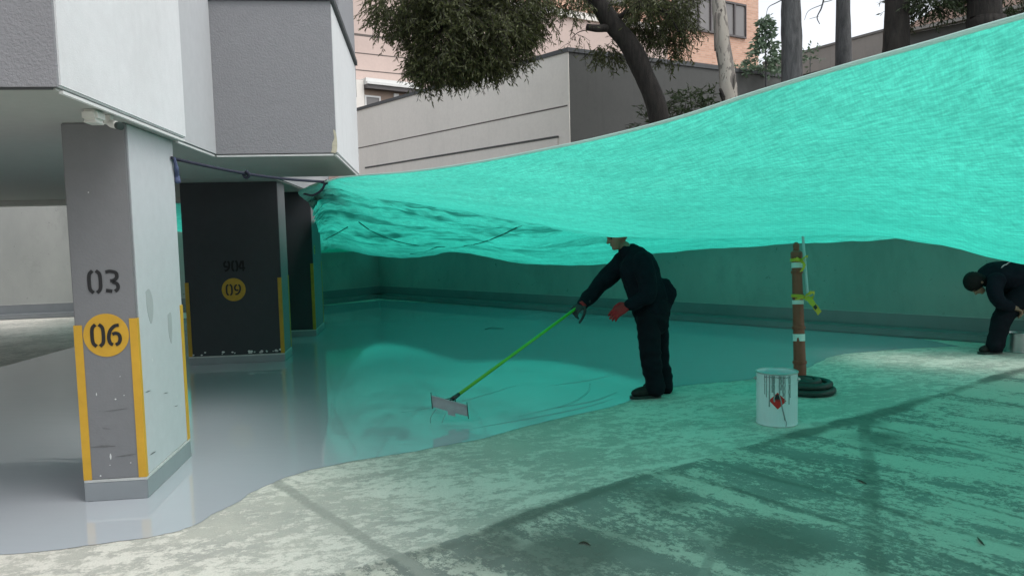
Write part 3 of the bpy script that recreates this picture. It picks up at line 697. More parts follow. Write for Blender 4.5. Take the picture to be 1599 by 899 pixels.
# tall building: beige panelled block and its brick end with windows
tw = empty('tall_building', lvl(1040, 36), 'tall beige and orange brick building rising beyond the trees', 'building')
A = lvl(500, 27.2); B = lvl(1183, 39.6); T = (B-A).normalized(); N = T.cross(UPZ)
if N.y > 0: N = -N
def onT(px, py):                          # pixel to (distance along the facade, height)
    v = _F + _R*((px-799.5)/FPX) - _U*((py-449.5)/FPX); o = Vector((0,0,CAM_H))
    t_ = (A-o).dot(N)/v.dot(N); p = o+v*t_; return (p-A).dot(T), p.z
def fbox(u0, u1, z0, z1, out, inn=0.0): return (A+T*u0+N*inn+UPZ*z0, T*(u1-u0), N*(out-inn), UPZ*(z1-z0))
uS, _z = onT(1042, 60); uE, _z = onT(1184, 60); zL = onT(880, 27)[1]
def uvbox(name, mb, mat, par):
    o = mb.build(name, mat, par, fix=True); me = o.data; uvl = me.uv_layers.new()
    for lp in me.loops:
        v = me.vertices[lp.vertex_index].co; q = Vector(v)-A; 
        uvl.data[lp.index].uv = (q.dot(T)+q.dot(N)*1.0, v.z)
    return o
MB().obox(*fbox(-3, uS, 1.0, zL, 0, -14)).build('panel_wall', M['tower_panel'], tw, fix=True)
uvbox('brick_wall', MB().obox(*fbox(uS+.002, uE, 1.0, 24, .02, -14)).obox(*fbox(-3, uS, zL+.3, 24, -.4, -14)), M['brick'], tw)
MB().obox(*fbox(-3, uS-.01, zL+.002, zL+.29, .12, -14)).build('ledge', M['house_plaster'], tw, fix=True)
for (px, py) in ((590,58),(590,87),(640,118),(840,90)):
    z = onT(px, py)[1]; MB().obox(*fbox(-3, uS-.1, z, z+.035, .006, .001)).build('panel_joint', M['groove'], tw, fix=True)
def window(u0, u1, z0, z1, cols, base=.021):
    f = MB(); g = .09
    f.obox(*fbox(u0, u1, z1-g, z1, base+.1, base)).obox(*fbox(u0, u1, z0, z0+g, base+.1, base))
    w_ = (u1-u0)/cols
    for i in range(cols+1):
        u = u0+w_*i; hw = .05
        f.obox(*fbox(max(u0, u-hw), min(u1, u+hw), z0+g+.001, z1-g-.001, base+.098, base))
    fo = f.build('window', M['window_frame'], tw, fix=True)
    for i in range(cols): MB().obox(*fbox(u0+w_*i+.05, u0+w_*(i+1)-.05, z0+g, z1-g, base+.03, base+.001)).build('pane', M['pane'], fo, fix=True)
ua, z0 = onT(1050, 46); ub, _ = onT(1163, 60); z0 = onT(1110, 53)[1]; z1 = onT(1150, 6)[1]
window(ua, ub, z0, z1, 6)
uc, _ = onT(1060, 100); ud_, _ = onT(1127, 106); zt1 = onT(1090, 99)[1]
window(uc, ud_, zt1-1.7, zt1, 3)
for u0 in (2.0, 5.5, 9.0, 12.5): window(u0, u0+2.2, zL+1.0, zL+2.8, 3, -.399)

# low houses beyond the right-hand trees
fh = empty('flat_roofed_house', lvl(1300, 27), 'low grey house with a flat parapet seen between the dark trunks', 'house')
a = lvl(1195, 30); b = lvl(1402, 25); d = (b-a).normalized(); n_ = d.cross(UPZ)
if n_.y > 0: n_ = -n_
zt = ztop(1300, 78, 27.3)
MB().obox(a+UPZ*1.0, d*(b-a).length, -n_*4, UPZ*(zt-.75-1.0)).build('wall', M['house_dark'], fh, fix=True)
MB().obox(a+n_*.12+UPZ*(zt-.75), d*((b-a).length), -n_*4.3, UPZ*.75).build('parapet', M['parapet'], fh, fix=True)
MB().obox(a+n_*.16+UPZ*(zt+.001), d*((b-a).length), -n_*.4, UPZ*.08).build('coping', M['cap_grey'], fh, fix=True)
th = empty('tiled_house', lvl(1470, 22), 'brown roofed house at the far right beyond the trees', 'house')
a = lvl(1412, 23.5); b = lvl(1640, 20.5); d = (b-a).normalized(); n_ = d.cross(UPZ)
if n_.y > 0: n_ = -n_
zt = ztop(1460, 50, 22.8)
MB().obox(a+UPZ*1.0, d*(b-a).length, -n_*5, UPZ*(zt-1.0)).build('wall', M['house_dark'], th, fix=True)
MB().obox(a+n_*.3+UPZ*(zt+.001), d*(b-a).length, -n_*.3, UPZ*.1).build('eave', M['parapet'], th, fix=True)
q = a+n_*.28+UPZ*(zt+.105)
MB().add([q, q+d*(b-a).length, q+d*(b-a).length-n_*3+UPZ*1.3, q-n_*3+UPZ*1.3, q-UPZ*.001, q+d*(b-a).length-UPZ*.001, q+d*(b-a).length-n_*3+UPZ*1.22, q-n_*3+UPZ*1.22], [(0,1,2,3),(7,6,5,4),(0,4,5,1),(1,5,6,2),(2,6,7,3),(3,7,4,0)]).build('roof', M['roof_brown'], th, fix=True)

# ------------------------------------------------------------------ trees
def trunk_mesh(pts, rad, seed, n=14, rough=.09):
    P = cr(pts, 7); m_ = len(P); rr = [rad[0]+(rad[1]-rad[0])*i/(m_-1) for i in range(m_)]
    mb = MB().tube(P, rr, n)
    for i, v in enumerate(mb.v):
        p = P[min(i//n, m_-1)]; v = Vector(v); o = v-p
        k = 1+rough*(noise.noise((v.x*3+seed, v.y*3, v.z*1.1))*1.4+noise.noise((v.x*11, v.y*11, v.z*4+seed))*.6)
        mb.v[i] = tuple(p+o*k)
    return mb
def sprigs(mb, centers, n, llen, lw, rng, droop=.8, leaves=14, slen=.45, twig=None, face=1.0):
    tot = sum(c[2] for c in centers)
    for c, ext, wgt in centers:
        for _ in range(int(n*wgt/tot)):
            while True:
                q = Vector((rng.uniform(-1,1), rng.uniform(-1,1), rng.uniform(-1,1)))
                if q.length <= 1 and (q.length > .45 or rng.random() < .35): break
            p = Vector((c[0]+q.x*ext[0], c[1]+q.y*ext[1], c[2]+q.z*ext[2]))
            if noise.noise(p*1.9) < -.22 : continue
            dirv = (Vector((q.x, q.y, q.z*.4)).normalized()*(1-droop*.6)+Vector((rng.gauss(0,.4), rng.gauss(0,.4), -droop+rng.gauss(0,.25)))).normalized()
            L = slen*rng.uniform(.5, 1.25); e = p+dirv*L
            if twig is not None: twig.tube([p, p.lerp(e, .5)+Vector((0,0,.02)), e], .004, 3, caps=False)
            for k in range(leaves):
                f = (k+rng.random())/leaves; b = p.lerp(e, f)
                ld = (dirv*.5+Vector((rng.gauss(0,.6), rng.gauss(0,.6), rng.gauss(-.45*droop,.35)))).normalized()
                sd_ = ld.cross(Vector((rng.gauss(0,1), rng.gauss(0,1), rng.gauss(0,1)))).normalized()*(lw*rng.uniform(.6, 1.2))
                l = ld*llen*rng.uniform(.6, 1.25)
                mb.add([b, b+l*.45+sd_, b+l, b+l*.45-sd_], [(0,1,2,3)])
    return mb
def px_c(px, py, d, ex, ez, ey, wgt):      # crown clump: centre, half sizes, weight
    return (at(px, py, d), (ex, ey, ez), wgt)
rng = random.Random(11)
DT = 14.0
t1 = empty('leaning_tree', lvl(1030, DT), 'leaning dark tree with a drooping crown in front of the shaded house wall', 'tree')
pts = [at(1040,245,DT), at(1028,180,DT), at(1006,118,DT), at(982,70,DT), at(950,28,DT), at(928,-10,DT), at(905,-70,DT+.1), at(870,-130,DT+.2)]
pts[0].z = .98
trunk_mesh(pts, (.20,.15), 1).build('trunk', M['bark_dark'], t1, smooth=True)
br_ = MB()
def limb(pts, r0, r1, mb): mb.tube(cr(pts, 5), [r0+(r1-r0)*i/((len(pts)-1)*5) for i in range((len(pts)-1)*5+1)], 7)
limb([at(962,42,DT), at(935,45,DT-.1), at(916,43,DT-.15)], .085, .06, br_)
limb([at(915,-50,DT), at(840,-60,DT-.2), at(760,-30,DT-.4), at(700,20,DT-.5), at(680,70,DT-.5)], .1, .02, br_)
limb([at(905,-70,DT), at(820,-40,DT), at(770,20,DT), at(740,80,DT)], .07, .015, br_)
limb([at(955,35,DT), at(1000,10,DT-.2), at(1040,20,DT-.2), at(1060,50,DT-.3)], .06, .012, br_)
limb([at(935,45,DT-.1), at(905,50,DT), at(890,62,DT)], .012, .005, br_)
limb([at(915,-50,DT), at(850,-20,DT+.2), at(820,40,DT+.2), at(800,90,DT+.2)], .05, .012, br_)
br_.build('limb', M['bark_dark'], t1, smooth=True)
cl1 = [px_c(640,0,DT-.3,.75,.62,1.1,1.0), px_c(700,38,DT-.4,.78,.66,1.1,1.6), px_c(695,88,DT-.4,.60,.34,.8,.85), px_c(770,50,DT-.2,.75,.62,1.0,1.5), px_c(800,5,DT,.70,.6,1.0,1.2), px_c(720,-30,DT-.2,1.4,.65,1.3,1.8), px_c(752,90,DT-.3,.4,.3,.7,.45), px_c(665,108,DT-.5,.24,.14,.4,.15), px_c(838,18,DT,.35,.35,.6,.3)]
lf = MB(); tg = MB(); sprigs(lf, cl1, 5600, .105, .0125, rng, .75, 13, .38, tg)
lf.build('crown', M['leaf_dark'], t1); 
cl2 = [px_c(1010,25,DT+.75,.58,.5,.6,.8), px_c(1045,42,DT+.5,.46,.46,.5,.7), px_c(960,-25,DT+.7,.8,.36,.6,.6), px_c(1050,-10,DT-.2,.45,.4,.6,.45), px_c(1035,82,DT+.5,.24,.22,.3,.18), px_c(900,2,DT,.25,.28,.4,.16), px_c(945,80,DT+.6,.24,.14,.3,.13), px_c(1000,0,DT-.4,.3,.22,.3,.15)]
lf = MB(); sprigs(lf, cl2, 1500, .10, .012, rng, .75, 12, .38, tg)
cl3 = [px_c(905,60,DT,.2,.16,.3,1)]
sprigs(lf, cl3, 12, .10, .010, rng, .6, 5, .4, tg)
lf.build('crown', M['leaf_dark'], t1); tg.build('twigs', M['bark_dark'], t1)['kind'] = 'stuff'

t2 = empty('pale_tree', lvl(1138, 13), 'pale peeling eucalyptus trunk to the right of the leaning tree', 'tree')
pts = [at(1143,235,13), at(1139,160,13), at(1135,110,13), at(1128,70,13), at(1124,30,13), at(1121,-10,13), at(1124,-160,13)]; pts[0].z = .98
trunk_mesh(pts, (.155,.105), 4, rough=.06).build('trunk', M['bark_pale'], t2, smooth=True)
def peel(px, py, d, wpx, hpx):
    s = d/FPX; c = at(px, py, d-.13)
    P = cr([c+Vector((rng.uniform(-.02,.02), 0, hpx*s/2)), c+Vector((rng.uniform(-.02,.02),-.015,0)), c+Vector((rng.uniform(-.03,.03),.0,-hpx*s/2))], 5)
    MB().tube(P, [(wpx*s/2*(.3+.7*math.sin(math.pi*(i+.6)/(len(P)+.2))), .02) for i in range(len(P))], 8, side=(1,0,0)).build('peeling_bark', M['bark_peel'], t2, smooth=True)
peel(1117, 50, 13, 7, 58); peel(1147, 128, 13, 4, 24)
st = MB(); limb([at(1130,155,12.9), at(1125,140,12.8), at(1131,152,12.75)], .03, .02, st); limb([at(1131,160,12.9),at(1124,145,12.85)], .03, .018, st); st.build('stub', M['bark_dark'], t2)

def plain_tree(px0, px1, pyb, d, w0, w1, label, mat, seed):
    t = empty('tall_tree', lvl(px0, d), label, 'tree', 'dark trunks beyond the net')
    pts = [at(px0, 260, d), at(px0+(px1-px0)*.3, pyb, d), at(px0+(px1-px0)*.6, 50, d), at(px1, 0, d), at(px1+2, -120, d), at(px1-3, -330, d+.2)]; pts[0].z = .98
    trunk_mesh(pts, (w0/2*d/FPX*1.08, w1/2*d/FPX*.8), seed).build('trunk', mat, t, smooth=True)
    return t
ta = plain_tree(1237, 1235, 120, 13.0, 32, 30, 'grey trunk just right of the leafy shrub, leftmost of the dark trunks', M['bark_grey'], 2)
tb = plain_tree(1318, 1316, 100, 15.0, 24, 20, 'slimmest of the dark trunks, alone against the white sky', M['bark_grey'], 3)
tc = plain_tree(1399, 1401, 80, 12.5, 40, 38, 'thick dark double trunk to the right of the white sky gap', M['bark_dark'], 5)
td = plain_tree(1541, 1537, 30, 12.0, 54, 50, 'dark trunk farthest right beneath the dense foliage', M['bark_dark'], 6)
# bare twigs in the sky gap
bt = MB()
limb([at(1242,-30,13), at(1285,-8,13), at(1283,12,13), at(1276,28,13), at(1280,38,13)], .02, .006, bt)
limb([at(1283,8,13), at(1262,18,13), at(1256,32,13)], .007, .003, bt); limb([at(1285,4,13), at(1300,0,13), at(1312,-12,13)], .008, .003, bt)
limb([at(1232,-5,13), at(1212,5,13), at(1200,12,13), at(1196,26,13)], .012, .003, bt); limb([at(1278,26,13), at(1264,30,13)], .006, .003, bt)
bt.build('bare_branch', M['bark_grey'], ta, smooth=True)
# foliage at the top right
lf = MB(); tg = MB()
sprigs(lf, [px_c(1475,-5,12.5,.55,.22,.6,1), px_c(1440,0,12.5,.3,.25,.5,.6), px_c(1590,-5,12,.4,.12,.6,.4), px_c(1520,-60,12.5,1.3,.45,1.1,1.6)], 620, .10, .012, rng, .5, 14, .32, tg)
lf.build('crown', M['leaf_green'], td); tg.build('twigs', M['bark_dark'], td)['kind'] = 'stuff'
lf = MB(); tg = MB()
sprigs(lf, [px_c(1060,-330,14,1.6,.7,1.4,1), px_c(1240,-340,14,1.6,.8,1.4,1), px_c(1380,-330,13,1.6,.7,1.3,1)], 700, .13, .016, rng, .7, 12, .5, tg)
lf.build('crown', M['leaf_dark'], tc); tg.build('twigs', M['bark_dark'], tc)['kind'] = 'stuff'

# leafy shrub against the sky
s1 = empty('leafy_shrub', lvl(1195, 19.5), 'pale green leafy shrub standing against the white sky left of the grey trunk', 'shrub')
sg = MB(); limb([at(1196,220,19.5), at(1196,110,19.5), at(1195,60,19.5), at(1197,22,19.5)], .035, .008, sg)
lf = MB()
for k in range(120):
    f = rng.random()**.8; py = 24+f*92; hw = (3+f*30); px = 1195+rng.uniform(-1,1)*hw; d_ = 19.5+rng.uniform(-.4,.4)*f
    b = at(px, py, d_); st_ = at(1195, py-4, 19.5); 
    if k % 3 == 0: sg.tube([st_, b], .006, 3, caps=False)
    for j in range(6):
        ld = ((b-st_).normalized()*.5+Vector((rng.gauss(0,.6), rng.gauss(0,.6), rng.gauss(-.1,.5)))).normalized()
        sd_ = ld.cross(Vector((rng.gauss(0,1), rng.gauss(0,1), rng.gauss(0,1)))).normalized()*.035; l = ld*rng.uniform(.12,.21)
        bb = b+Vector((rng.gauss(0,.04), rng.gauss(0,.04), rng.gauss(0,.04)))
        lf.add([bb, bb+l*.5+sd_, bb+l, bb+l*.5-sd_], [(0,1,2,3)])
lf.build('foliage', M['leaf_pale'], s1); sg.build('stem', M['bark_grey'], s1)
s2 = empty('low_hedge', lvl(1170, 22.5), 'low green hedge showing over the dark house wall', 'hedge')
lf = MB(); sprigs(lf, [px_c(1165,112,22.6,.45,.16,.4,1), px_c(1200,116,22.3,.4,.14,.4,1), px_c(1265,88,22,.22,.16,.3,.35)], 110, .13, .03, rng, -.2, 8, .3)
lf.build('foliage', M['leaf_pale'], s2)
sg = MB(); limb([at(1180,240,22.5), at(1180,115,22.5)], .04, .02, sg); limb([at(1265,240,22), at(1265,90,22)], .03, .01, sg); sg.build('stem', M['bark_grey'], s2)
s3 = empty('wispy_bush', lvl(1075, 14.8), 'wispy dark bush growing between the leaning and the pale trunk', 'bush')
lf = MB(); sg = MB(); sprigs(lf, [px_c(1070,165,14.8,.45,.28,.4,1), px_c(1105,180,14.8,.3,.3,.4,.6), px_c(1010,195,14.6,.2,.15,.3,.3)], 190, .13, .016, rng, .2, 10, .3, sg)
lf.build('foliage', M['leaf_green'], s3)
limb([at(1075,250,14.8), at(1073,190,14.8), at(1070,160,14.8)], .02, .006, sg); sg.build('stem', M['bark_dark'], s3)
# ------------------------------------------------------------------ shade net over the yard
W3 = lambda x, y, z: Vector((x, y, z))
def hem_d(px):                            # the hem is a nearly straight line in plan, from the knot to beside the viewer
    u = (px-799.5)/FPX; t_ = (1.57+6.4*u)/(2.64+4.8*u); return 6.4-4.8*t_
cA = [at(507,284,6.4)]+[at(x, y, hem_d(x)) for x, y in ((530,277),(565,273),(640,267),(740,253),(840,234),(940,213),(1060,182),(1180,143),(1320,101),(1460,62),(1599,22))]+[W3(1.95,.1,1.98),W3(3.0,-1.6,2.1),W3(5.0,-4.0,2.3)]
cC = [at(482,318,8.0),at(520,296,6.9),at(570,303,6.8),at(640,317,6.6),at(740,334,6.3),at(840,351,6.0),at(940,367,5.7),at(1060,372,5.4),at(1180,370,5.2),at(1320,366,5.0),at(1460,381,4.8),at(1599,410,4.6),W3(4.3,3.3,1.25),W3(5.2,2.3,1.4),W3(6.5,.8,1.7)]
cD = [at(489,335,11.0),at(520,318,8.8),at(570,326,8.6),at(640,336,8.4),at(740,347,7.9),at(840,350,7.3),at(945,340,6.9),at(1060,341,6.8),at(1180,345,6.7),at(1320,345,6.5),at(1460,345,6.3),at(1599,360,6.1),W3(5.4,4.8,1.5),W3(6.2,3.9,1.6),W3(7.3,2.8,1.9)]
cE = [at(495,389,14.6),at(530,389,15.0),at(585,400,15.5),at(640,401,15.3),at(708,391,14.8),at(830,410,13.6),at(950,406,12.4),at(1060,390,11.4),at(1180,382,10.4),at(1320,376,9.4),at(1440,366,8.9),at(1599,366,8.2),W3(7.2,7.0,1.5),W3(7.7,6.3,1.6),W3(8.3,5.4,1.8)]
WALLP = [WB, WC, WD]
def on_wall(px, py):                      # where a line of sight meets the yard wall
    v = _F + _R*((px-799.5)/FPX) - _U*((py-449.5)/FPX); best = None
    for (x0, y0), (x1, y1) in zip(WALLP, WALLP[1:]):
        dx, dy = x1-x0, y1-y0; det = v.x*-dy+v.y*dx
        if abs(det) < 1e-9: continue
        t_ = (x0*-dy+y0*dx)/det; k = ((v.x*t_-x0)*dx+(v.y*t_-y0)*dy)/(dx*dx+dy*dy)
        if -.001 <= k <= 1.001 and t_ > 0 and (best is None or t_ < best): best = t_
    return Vector((0,0,CAM_H))+v*(best+.06)
cG = [on_wall(x, y) for x, y in ((494,384),(530,381),(585,390),(640,391),(708,381),(830,398),(950,395),(1060,378),(1180,370),(1320,365),(1440,358),(1599,358))]+[W3(8.3,7.05,1.75),W3(8.8,6.4,1.8),W3(9.3,5.8,2.0)]
cB = [(a+c)/2+Vector((0,0,-.07)) for a, c in zip(cA, cC)]; cB[0] = at(467,298,6.9); cB[1] = at(512,288,6.6)
NU = 30
rows_c = [cr(c, NU) for c in (cA, cB, cC, cD, cE, cG)]
ncol = len(rows_c[0]); spans = (34, 34, 22, 80, 12)
grid = []
for j in range(ncol):
    P = [r[j] for r in rows_c]; Q = [P[0]*2-P[1]]+P+[P[-1]*2-P[-2]]; colp = []
    for i in range(1, 6):
        seg = cr(Q[i-1:i+3], spans[i-1]); s0 = spans[i-1]
        colp += seg[s0:2*s0] if i < 5 else seg[s0:2*s0+1]
    grid.append(colp)
nrow = len(grid[0])
G = np.array([[tuple(p) for p in c] for c in grid])            # ncol x nrow x 3
du = np.cumsum(np.concatenate([[0], np.linalg.norm(np.diff(G, axis=0), axis=2).mean(1)]))
dv = np.cumsum(np.concatenate([[0], np.linalg.norm(np.diff(G, axis=1), axis=2).mean(0)]))
tu = np.gradient(G, axis=0); tv = np.gradient(G, axis=1); nn = np.cross(tu, tv); nn /= np.linalg.norm(nn, axis=2, keepdims=True)+1e-9
V = []
vb = [0, 34, 68, 90, 170, 182]
for j in range(ncol):
    for i in range(nrow):
        u, v = du[j], dv[i]; p = grid[j][i]
        far = min(1, max(0, (i-62)/20)); left = max(0, 1-u/4.5)
        edge = min(1, i/6)
        n1 = noise.noise((u*.55+v*.35, v*2.1-u*.25, 0)); n2 = noise.noise((u*1.5+v*1.2, v*4.5-u*.9, 5.0)); n3 = noise.noise((u*5, v*13, 2.0))
        n4 = noise.noise((u*2.6-v*3.0, v*1.1+u*2.0, 9.0)); ridge = 1-abs(n4)*2
        a = .018*n1+.007*n2+.0016*n3
        n5 = noise.noise((u*.55-v*.12, v*3.6+u*.35, 21.0)); n6 = noise.noise((u*1.3, v*9+u*.6, 33.0))
        a += far*(.06*n5+.022*n6+.022*n2+.012*n3+.02*ridge*left)
        if 66 < i < 92: a += .03*left*n3
        if i >= 171: a *= .4
        V.append(tuple(p+Vector(nn[j, i])*a*edge))
gap = lambda j, i: j > 10.0*NU and 139 <= i < 158 and j < 13.4*NU     # unseen slot cut in the net to let daylight onto the floor
F_ = [(j*nrow+i, (j+1)*nrow+i, (j+1)*nrow+i+1, j*nrow+i+1) for j in range(ncol-1) for i in range(nrow-1) if not gap(j, i)]
me = bpy.data.meshes.new('shade_net'); me.from_pydata(V, [], F_); uvl = me.uv_layers.new()
li = np.empty(len(me.loops), dtype=np.int32); me.loops.foreach_get('vertex_index', li)
uv = np.stack([du[li//nrow], dv[li % nrow]], 1).astype(np.float32).ravel(); uvl.data.foreach_set('uv', uv)
streak_map = np.zeros((ncol, nrow), dtype=np.float32)           # darker streaks, strongest along the near crease
for j in range(ncol):
    for i in range(34, nrow-12):
        u, v = du[j], dv[i]
        lf_ = max(0, 1-max(0, u-3.2)/2.2)
        a = noise.noise((u*1.1-v*.25, v*5.5+u*.7, 41.0)); b_ = noise.noise((u*5-v*1.5, v*17+u*2, 43.0)); c_ = noise.noise((u*.8, v*1.4, 47.0))
        w_ = min(1, max(0, (i-58)/14))
        cre = math.exp(-((i-66-6*c_)/5)**2)*lf_
        q = w_*(.35+.65*lf_)*max(0, .18+.75*a+.5*b_+.7*c_)*1.15 + cre*max(0, .35+1.3*b_)
        streak_map[j, i] = min(1, q*1.35)*(1-.75*min(1, max(0, (i-128)/24)))
at_ = me.attributes.new('dark_streak', 'FLOAT', 'POINT'); at_.data.foreach_set('value', streak_map.ravel())
me.materials.append(M['net']); me.shade_smooth(); me.update()
net = link('shade_net', me); tag(net, 'huge translucent green shade net sagging over the yard and the workers', 'shade net')
nv = lambda j, i: Vector(V[j*nrow+i])
MB().tube([nv(j, 0)+Vector((0,0,-.004)) for j in range(0, ncol)], (.010), 6, flat=.6).build('hem', M['hem'], net, smooth=True)
Va = np.array(V).reshape(ncol, nrow, 3); rel = Va-np.array([0,0,CAM_H]); dz = rel@np.array(_F)
PX = 799.5+FPX*(rel@np.array(_R))/dz; PY = 449.5-FPX*(rel@np.array(_U))/dz
def on_net(px, py, i0, i1):
    k = ((PX[:, i0:i1]-px)**2+(PY[:, i0:i1]-py)**2).argmin(); j, i = divmod(int(k), i1-i0); return Vector(Va[j, i0+i])
sm = MB()
for path in ([(560,346),(575,356),(592,366),(610,373),(630,379),(650,382),(670,384),(690,384),(712,384),(735,383),(755,378),(775,370),(788,364),(800,357),(816,347)], [(505,374),(516,368),(528,362),(536,358),(543,353)], [(640,396),(652,394),(665,391),(686,384)]):
    P = [on_net(x, y, 84, 168) for x, y in path]; P = [p+(Vector((0,0,CAM_H))-p).normalized()*.045+Vector((0,0,-.01)) for p in P]
    P = [P[0]]+[(P[i-1]+P[i]*2+P[i+1])/4 for i in range(1, len(P)-1)]+[P[-1]]
    sm.tube(cr(P, 5), .010, 5, flat=.6)
sm.build('seam', M['net_seam'], net, smooth=True)

# rolled left corner of the net
# strip of the same net behind the pillars
vs = []; fs = []; na, nb = 48, 26
for i in range(na):
    f = i/(na-1); x = -5.75+4.35*f
    yn = YI+.18 if x < XI-.15 else YE+.18
    tp = Vector((x, yn, 2.16)); yw = 16.2+(x+13)*.0777-.03 if x < -2.7 else 17.0+(x+2.7)*1.0-.03
    bt_ = Vector((x, yw, 1.98-.85*min(1, f*1.25)**.8))
    for j in range(nb):
        g = j/(nb-1); p = tp.lerp(bt_, g); p.z += .05*noise.noise((f*9, g*4, 1))*math.sin(math.pi*g)-.16*math.sin(math.pi*g); vs.append(p)
for i in range(na-1):
    for j in range(nb-1): fs.append((i*nb+j, (i+1)*nb+j, (i+1)*nb+j+1, i*nb+j+1))
o = MB().add(vs, fs).build('shade_net', M['net'], None, smooth=True)
me = o.data; ul = me.uv_layers.new()
for lp in me.loops: ul.data[lp.index].uv = ((lp.vertex_index//nb)*.11, (lp.vertex_index % nb)*.13)
tag(o, 'short strip of green net glimpsed behind the numbered pillars', 'shade net')

# rope from the pillar to the net corner
ra = Vector((PX1+.012, 5.40, 2.045)); rb = at(507,284,6.4)
P = [ra.lerp(rb, i/12)+Vector((0,0,-.03*math.sin(math.pi*i/12))) for i in range(13)]
rope = empty('rope', ra, 'dark rope pulled from the nearest pillar to the corner of the net', 'rope')
MB().tube(P, .011, 7).build('line', M['rope'], rope, smooth=True)
c = P[5]
MB().tube(cr([c+Vector((-.02,0,.01)), c+Vector((0,.02,-.03)), c+Vector((.03,0,-.012)), c+Vector((.01,-.02,.02))], 4), .012, 6).build('knot', M['rope'], rope, smooth=True)
kb = MB()
for k in range(3):
    a = rb+Vector((rng.uniform(-.03,.03), rng.uniform(-.02,.02), rng.uniform(-.03,.02)))
    kb.tube(cr([a, a+Vector((rng.uniform(-.03,.03), -.02, rng.uniform(-.02,.02))), a+Vector((rng.uniform(-.04,.0), .02, rng.uniform(-.04,.02)))], 5), .008, 6)
kb.tube(cr([rb+Vector((.01,-.02,0)), rb+Vector((-.02,-.01,-.06)), rb+Vector((-.10,.1,-.10)), at(475,303,6.85)], 6), .010, 7)
kb.build('knot', M['rope'], rope, smooth=True)
MB().tube(cr([ra+Vector((0,-.0,.01)), ra+Vector((.012,.01,-.06)), ra+Vector((-.0,.05,-.12)), ra+Vector((.01,.03,-.16))], 6), [.012]*6+[.016]*6+[.02]*6+[.008], 7).build('rope_end', M['blue_rag'], rope, smooth=True)
MB().box((PX1+.0055, 5.36, 2.035), (PX1+.018, PY1+.004, 2.055)).build('rope_loop', M['rope'], rope)

# ------------------------------------------------------------------ paint pail
PC = gz(1213, 660); PC.z = .0055
def pail(c, r, h, name, label, cat, mat, detail=True):
    t = empty(name, c, label, cat)
    MB().lathe([(.001,.012),(r*.96,.012),(r*.96,h-.02),(r*.99,h),(r*1.0,h),(r,h-.014),(r,.012),(r*1.012,.008),(r*1.012,.0),(r*.97,0),(.001,.004)], c, 44).build('body', mat, t, smooth=False, fix=True)
    return t
PR, PH = .149, .395
pl_ = pail(PC, PR, PH, 'paint_pail', 'white metal paint pail with grey drips and a red diamond label', 'pail', M['pail_white'])
for ch in pl_.children: ch.data.shade_auto_smooth if False else None
MB().torus(PC+Vector((0,0,PH-.003)), PR+.002, .0055, 44, 8).build('rim', M['steel'], pl_, smooth=True)
MB().torus(PC+Vector((0,0,PH-.075)), PR+.0005, .003, 44, 6).build('bead', M['pail_white'], pl_, smooth=True)
MB().lathe([(.001,0),(PR*.955,0),(PR*.955,.006),(.001,.004)], PC+Vector((0,0,.10)), 40).build('paint', M['grey_paint_wet'], pl_, smooth=True)
toC = math.atan2(-PC.y, -PC.x)               # direction towards the viewer
def onp(ang, z, o=.0): a = toC+ang; return PC+Vector(((PR+o)*math.cos(a), (PR+o)*math.sin(a), z))
for sgn in (-1, 1):
    e = onp(sgn*R(84), PH-.055, .004); MB().lathe([(.016,-.004),(.016,.004),(.007,.012),(.007,.016)], e, 14, (e-PC).cross(Vector((0,0,1))).cross(Vector((0,0,1)))*-1).build('bail_ear', M['steel'], pl_)
P = [onp(-R(84), PH-.055, .016)]
for k in range(1, 12): a = -84+168*k/12; P.append(onp(R(180-a*1.0) if False else R(a), PH-.055-.19*math.sin(math.pi*k/12), .012+.004*math.sin(math.pi*k/12)))
P.append(onp(R(84), PH-.055, .016))
P = [onp(R(96+168*k/12), PH-.055-.10*math.sin(math.pi*k/12), .012) for k in range(13)]
MB().tube([onp(-R(84), PH-.055, .018)]+[p for p in reversed(P)]+[onp(R(84), PH-.055, .018)], .003, 6).build('bail', M['steel'], pl_, smooth=True)
def patch(poly, o, name, mat, parent):        # flat print wrapped on the pail: poly in (metres along, height)
    bm = bmesh.new(); vs = [bm.verts.new((x, y, 0)) for x, y in poly]; bm.faces.new(vs)
    bmesh.ops.triangulate(bm, faces=bm.faces[:]); bmesh.ops.subdivide_edges(bm, edges=bm.edges[:], cuts=3, use_grid_fill=True)
    for v in bm.verts: v.co = onp(v.co.x/PR, v.co.y, o)
    bmesh.ops.recalc_face_normals(bm, faces=bm.faces)
    me = bpy.data.meshes.new(name); bm.to_mesh(me); bm.free(); me.materials.append(mat); return link(name, me, parent)
lx, lz, lh = .006, .197, .069
lab = patch([(lx-lh,lz),(lx,lz-lh),(lx+lh,lz),(lx,lz+lh)], .0008, 'hazard_label', M['label_white'], pl_)
patch([(lx-lh*.91,lz),(lx,lz-lh*.91),(lx+lh*.91,lz),(lx,lz+lh*.91)], .0014, 'red_diamond', M['label_red'], lab)
patch([(lx-.018,lz+.010),(lx+.020,lz+.010),(lx+.025,lz+.022),(lx+.017,lz+.034),(lx+.013,lz+.027),(lx+.009,lz+.043),(lx-.002,lz+.051),(lx-.004,lz+.036),(lx-.012,lz+.043),(lx-.017,lz+.030),(lx-.023,lz+.022)], .002, 'flame', M['black_paint'], lab)
patch([(lx-.022,lz+.001),(lx+.024,lz+.001),(lx+.024,lz+.0055),(lx-.022,lz+.0055)], .002, 'flame_bar', M['black_paint'], lab)
rd = random.Random(3)
db = MB()
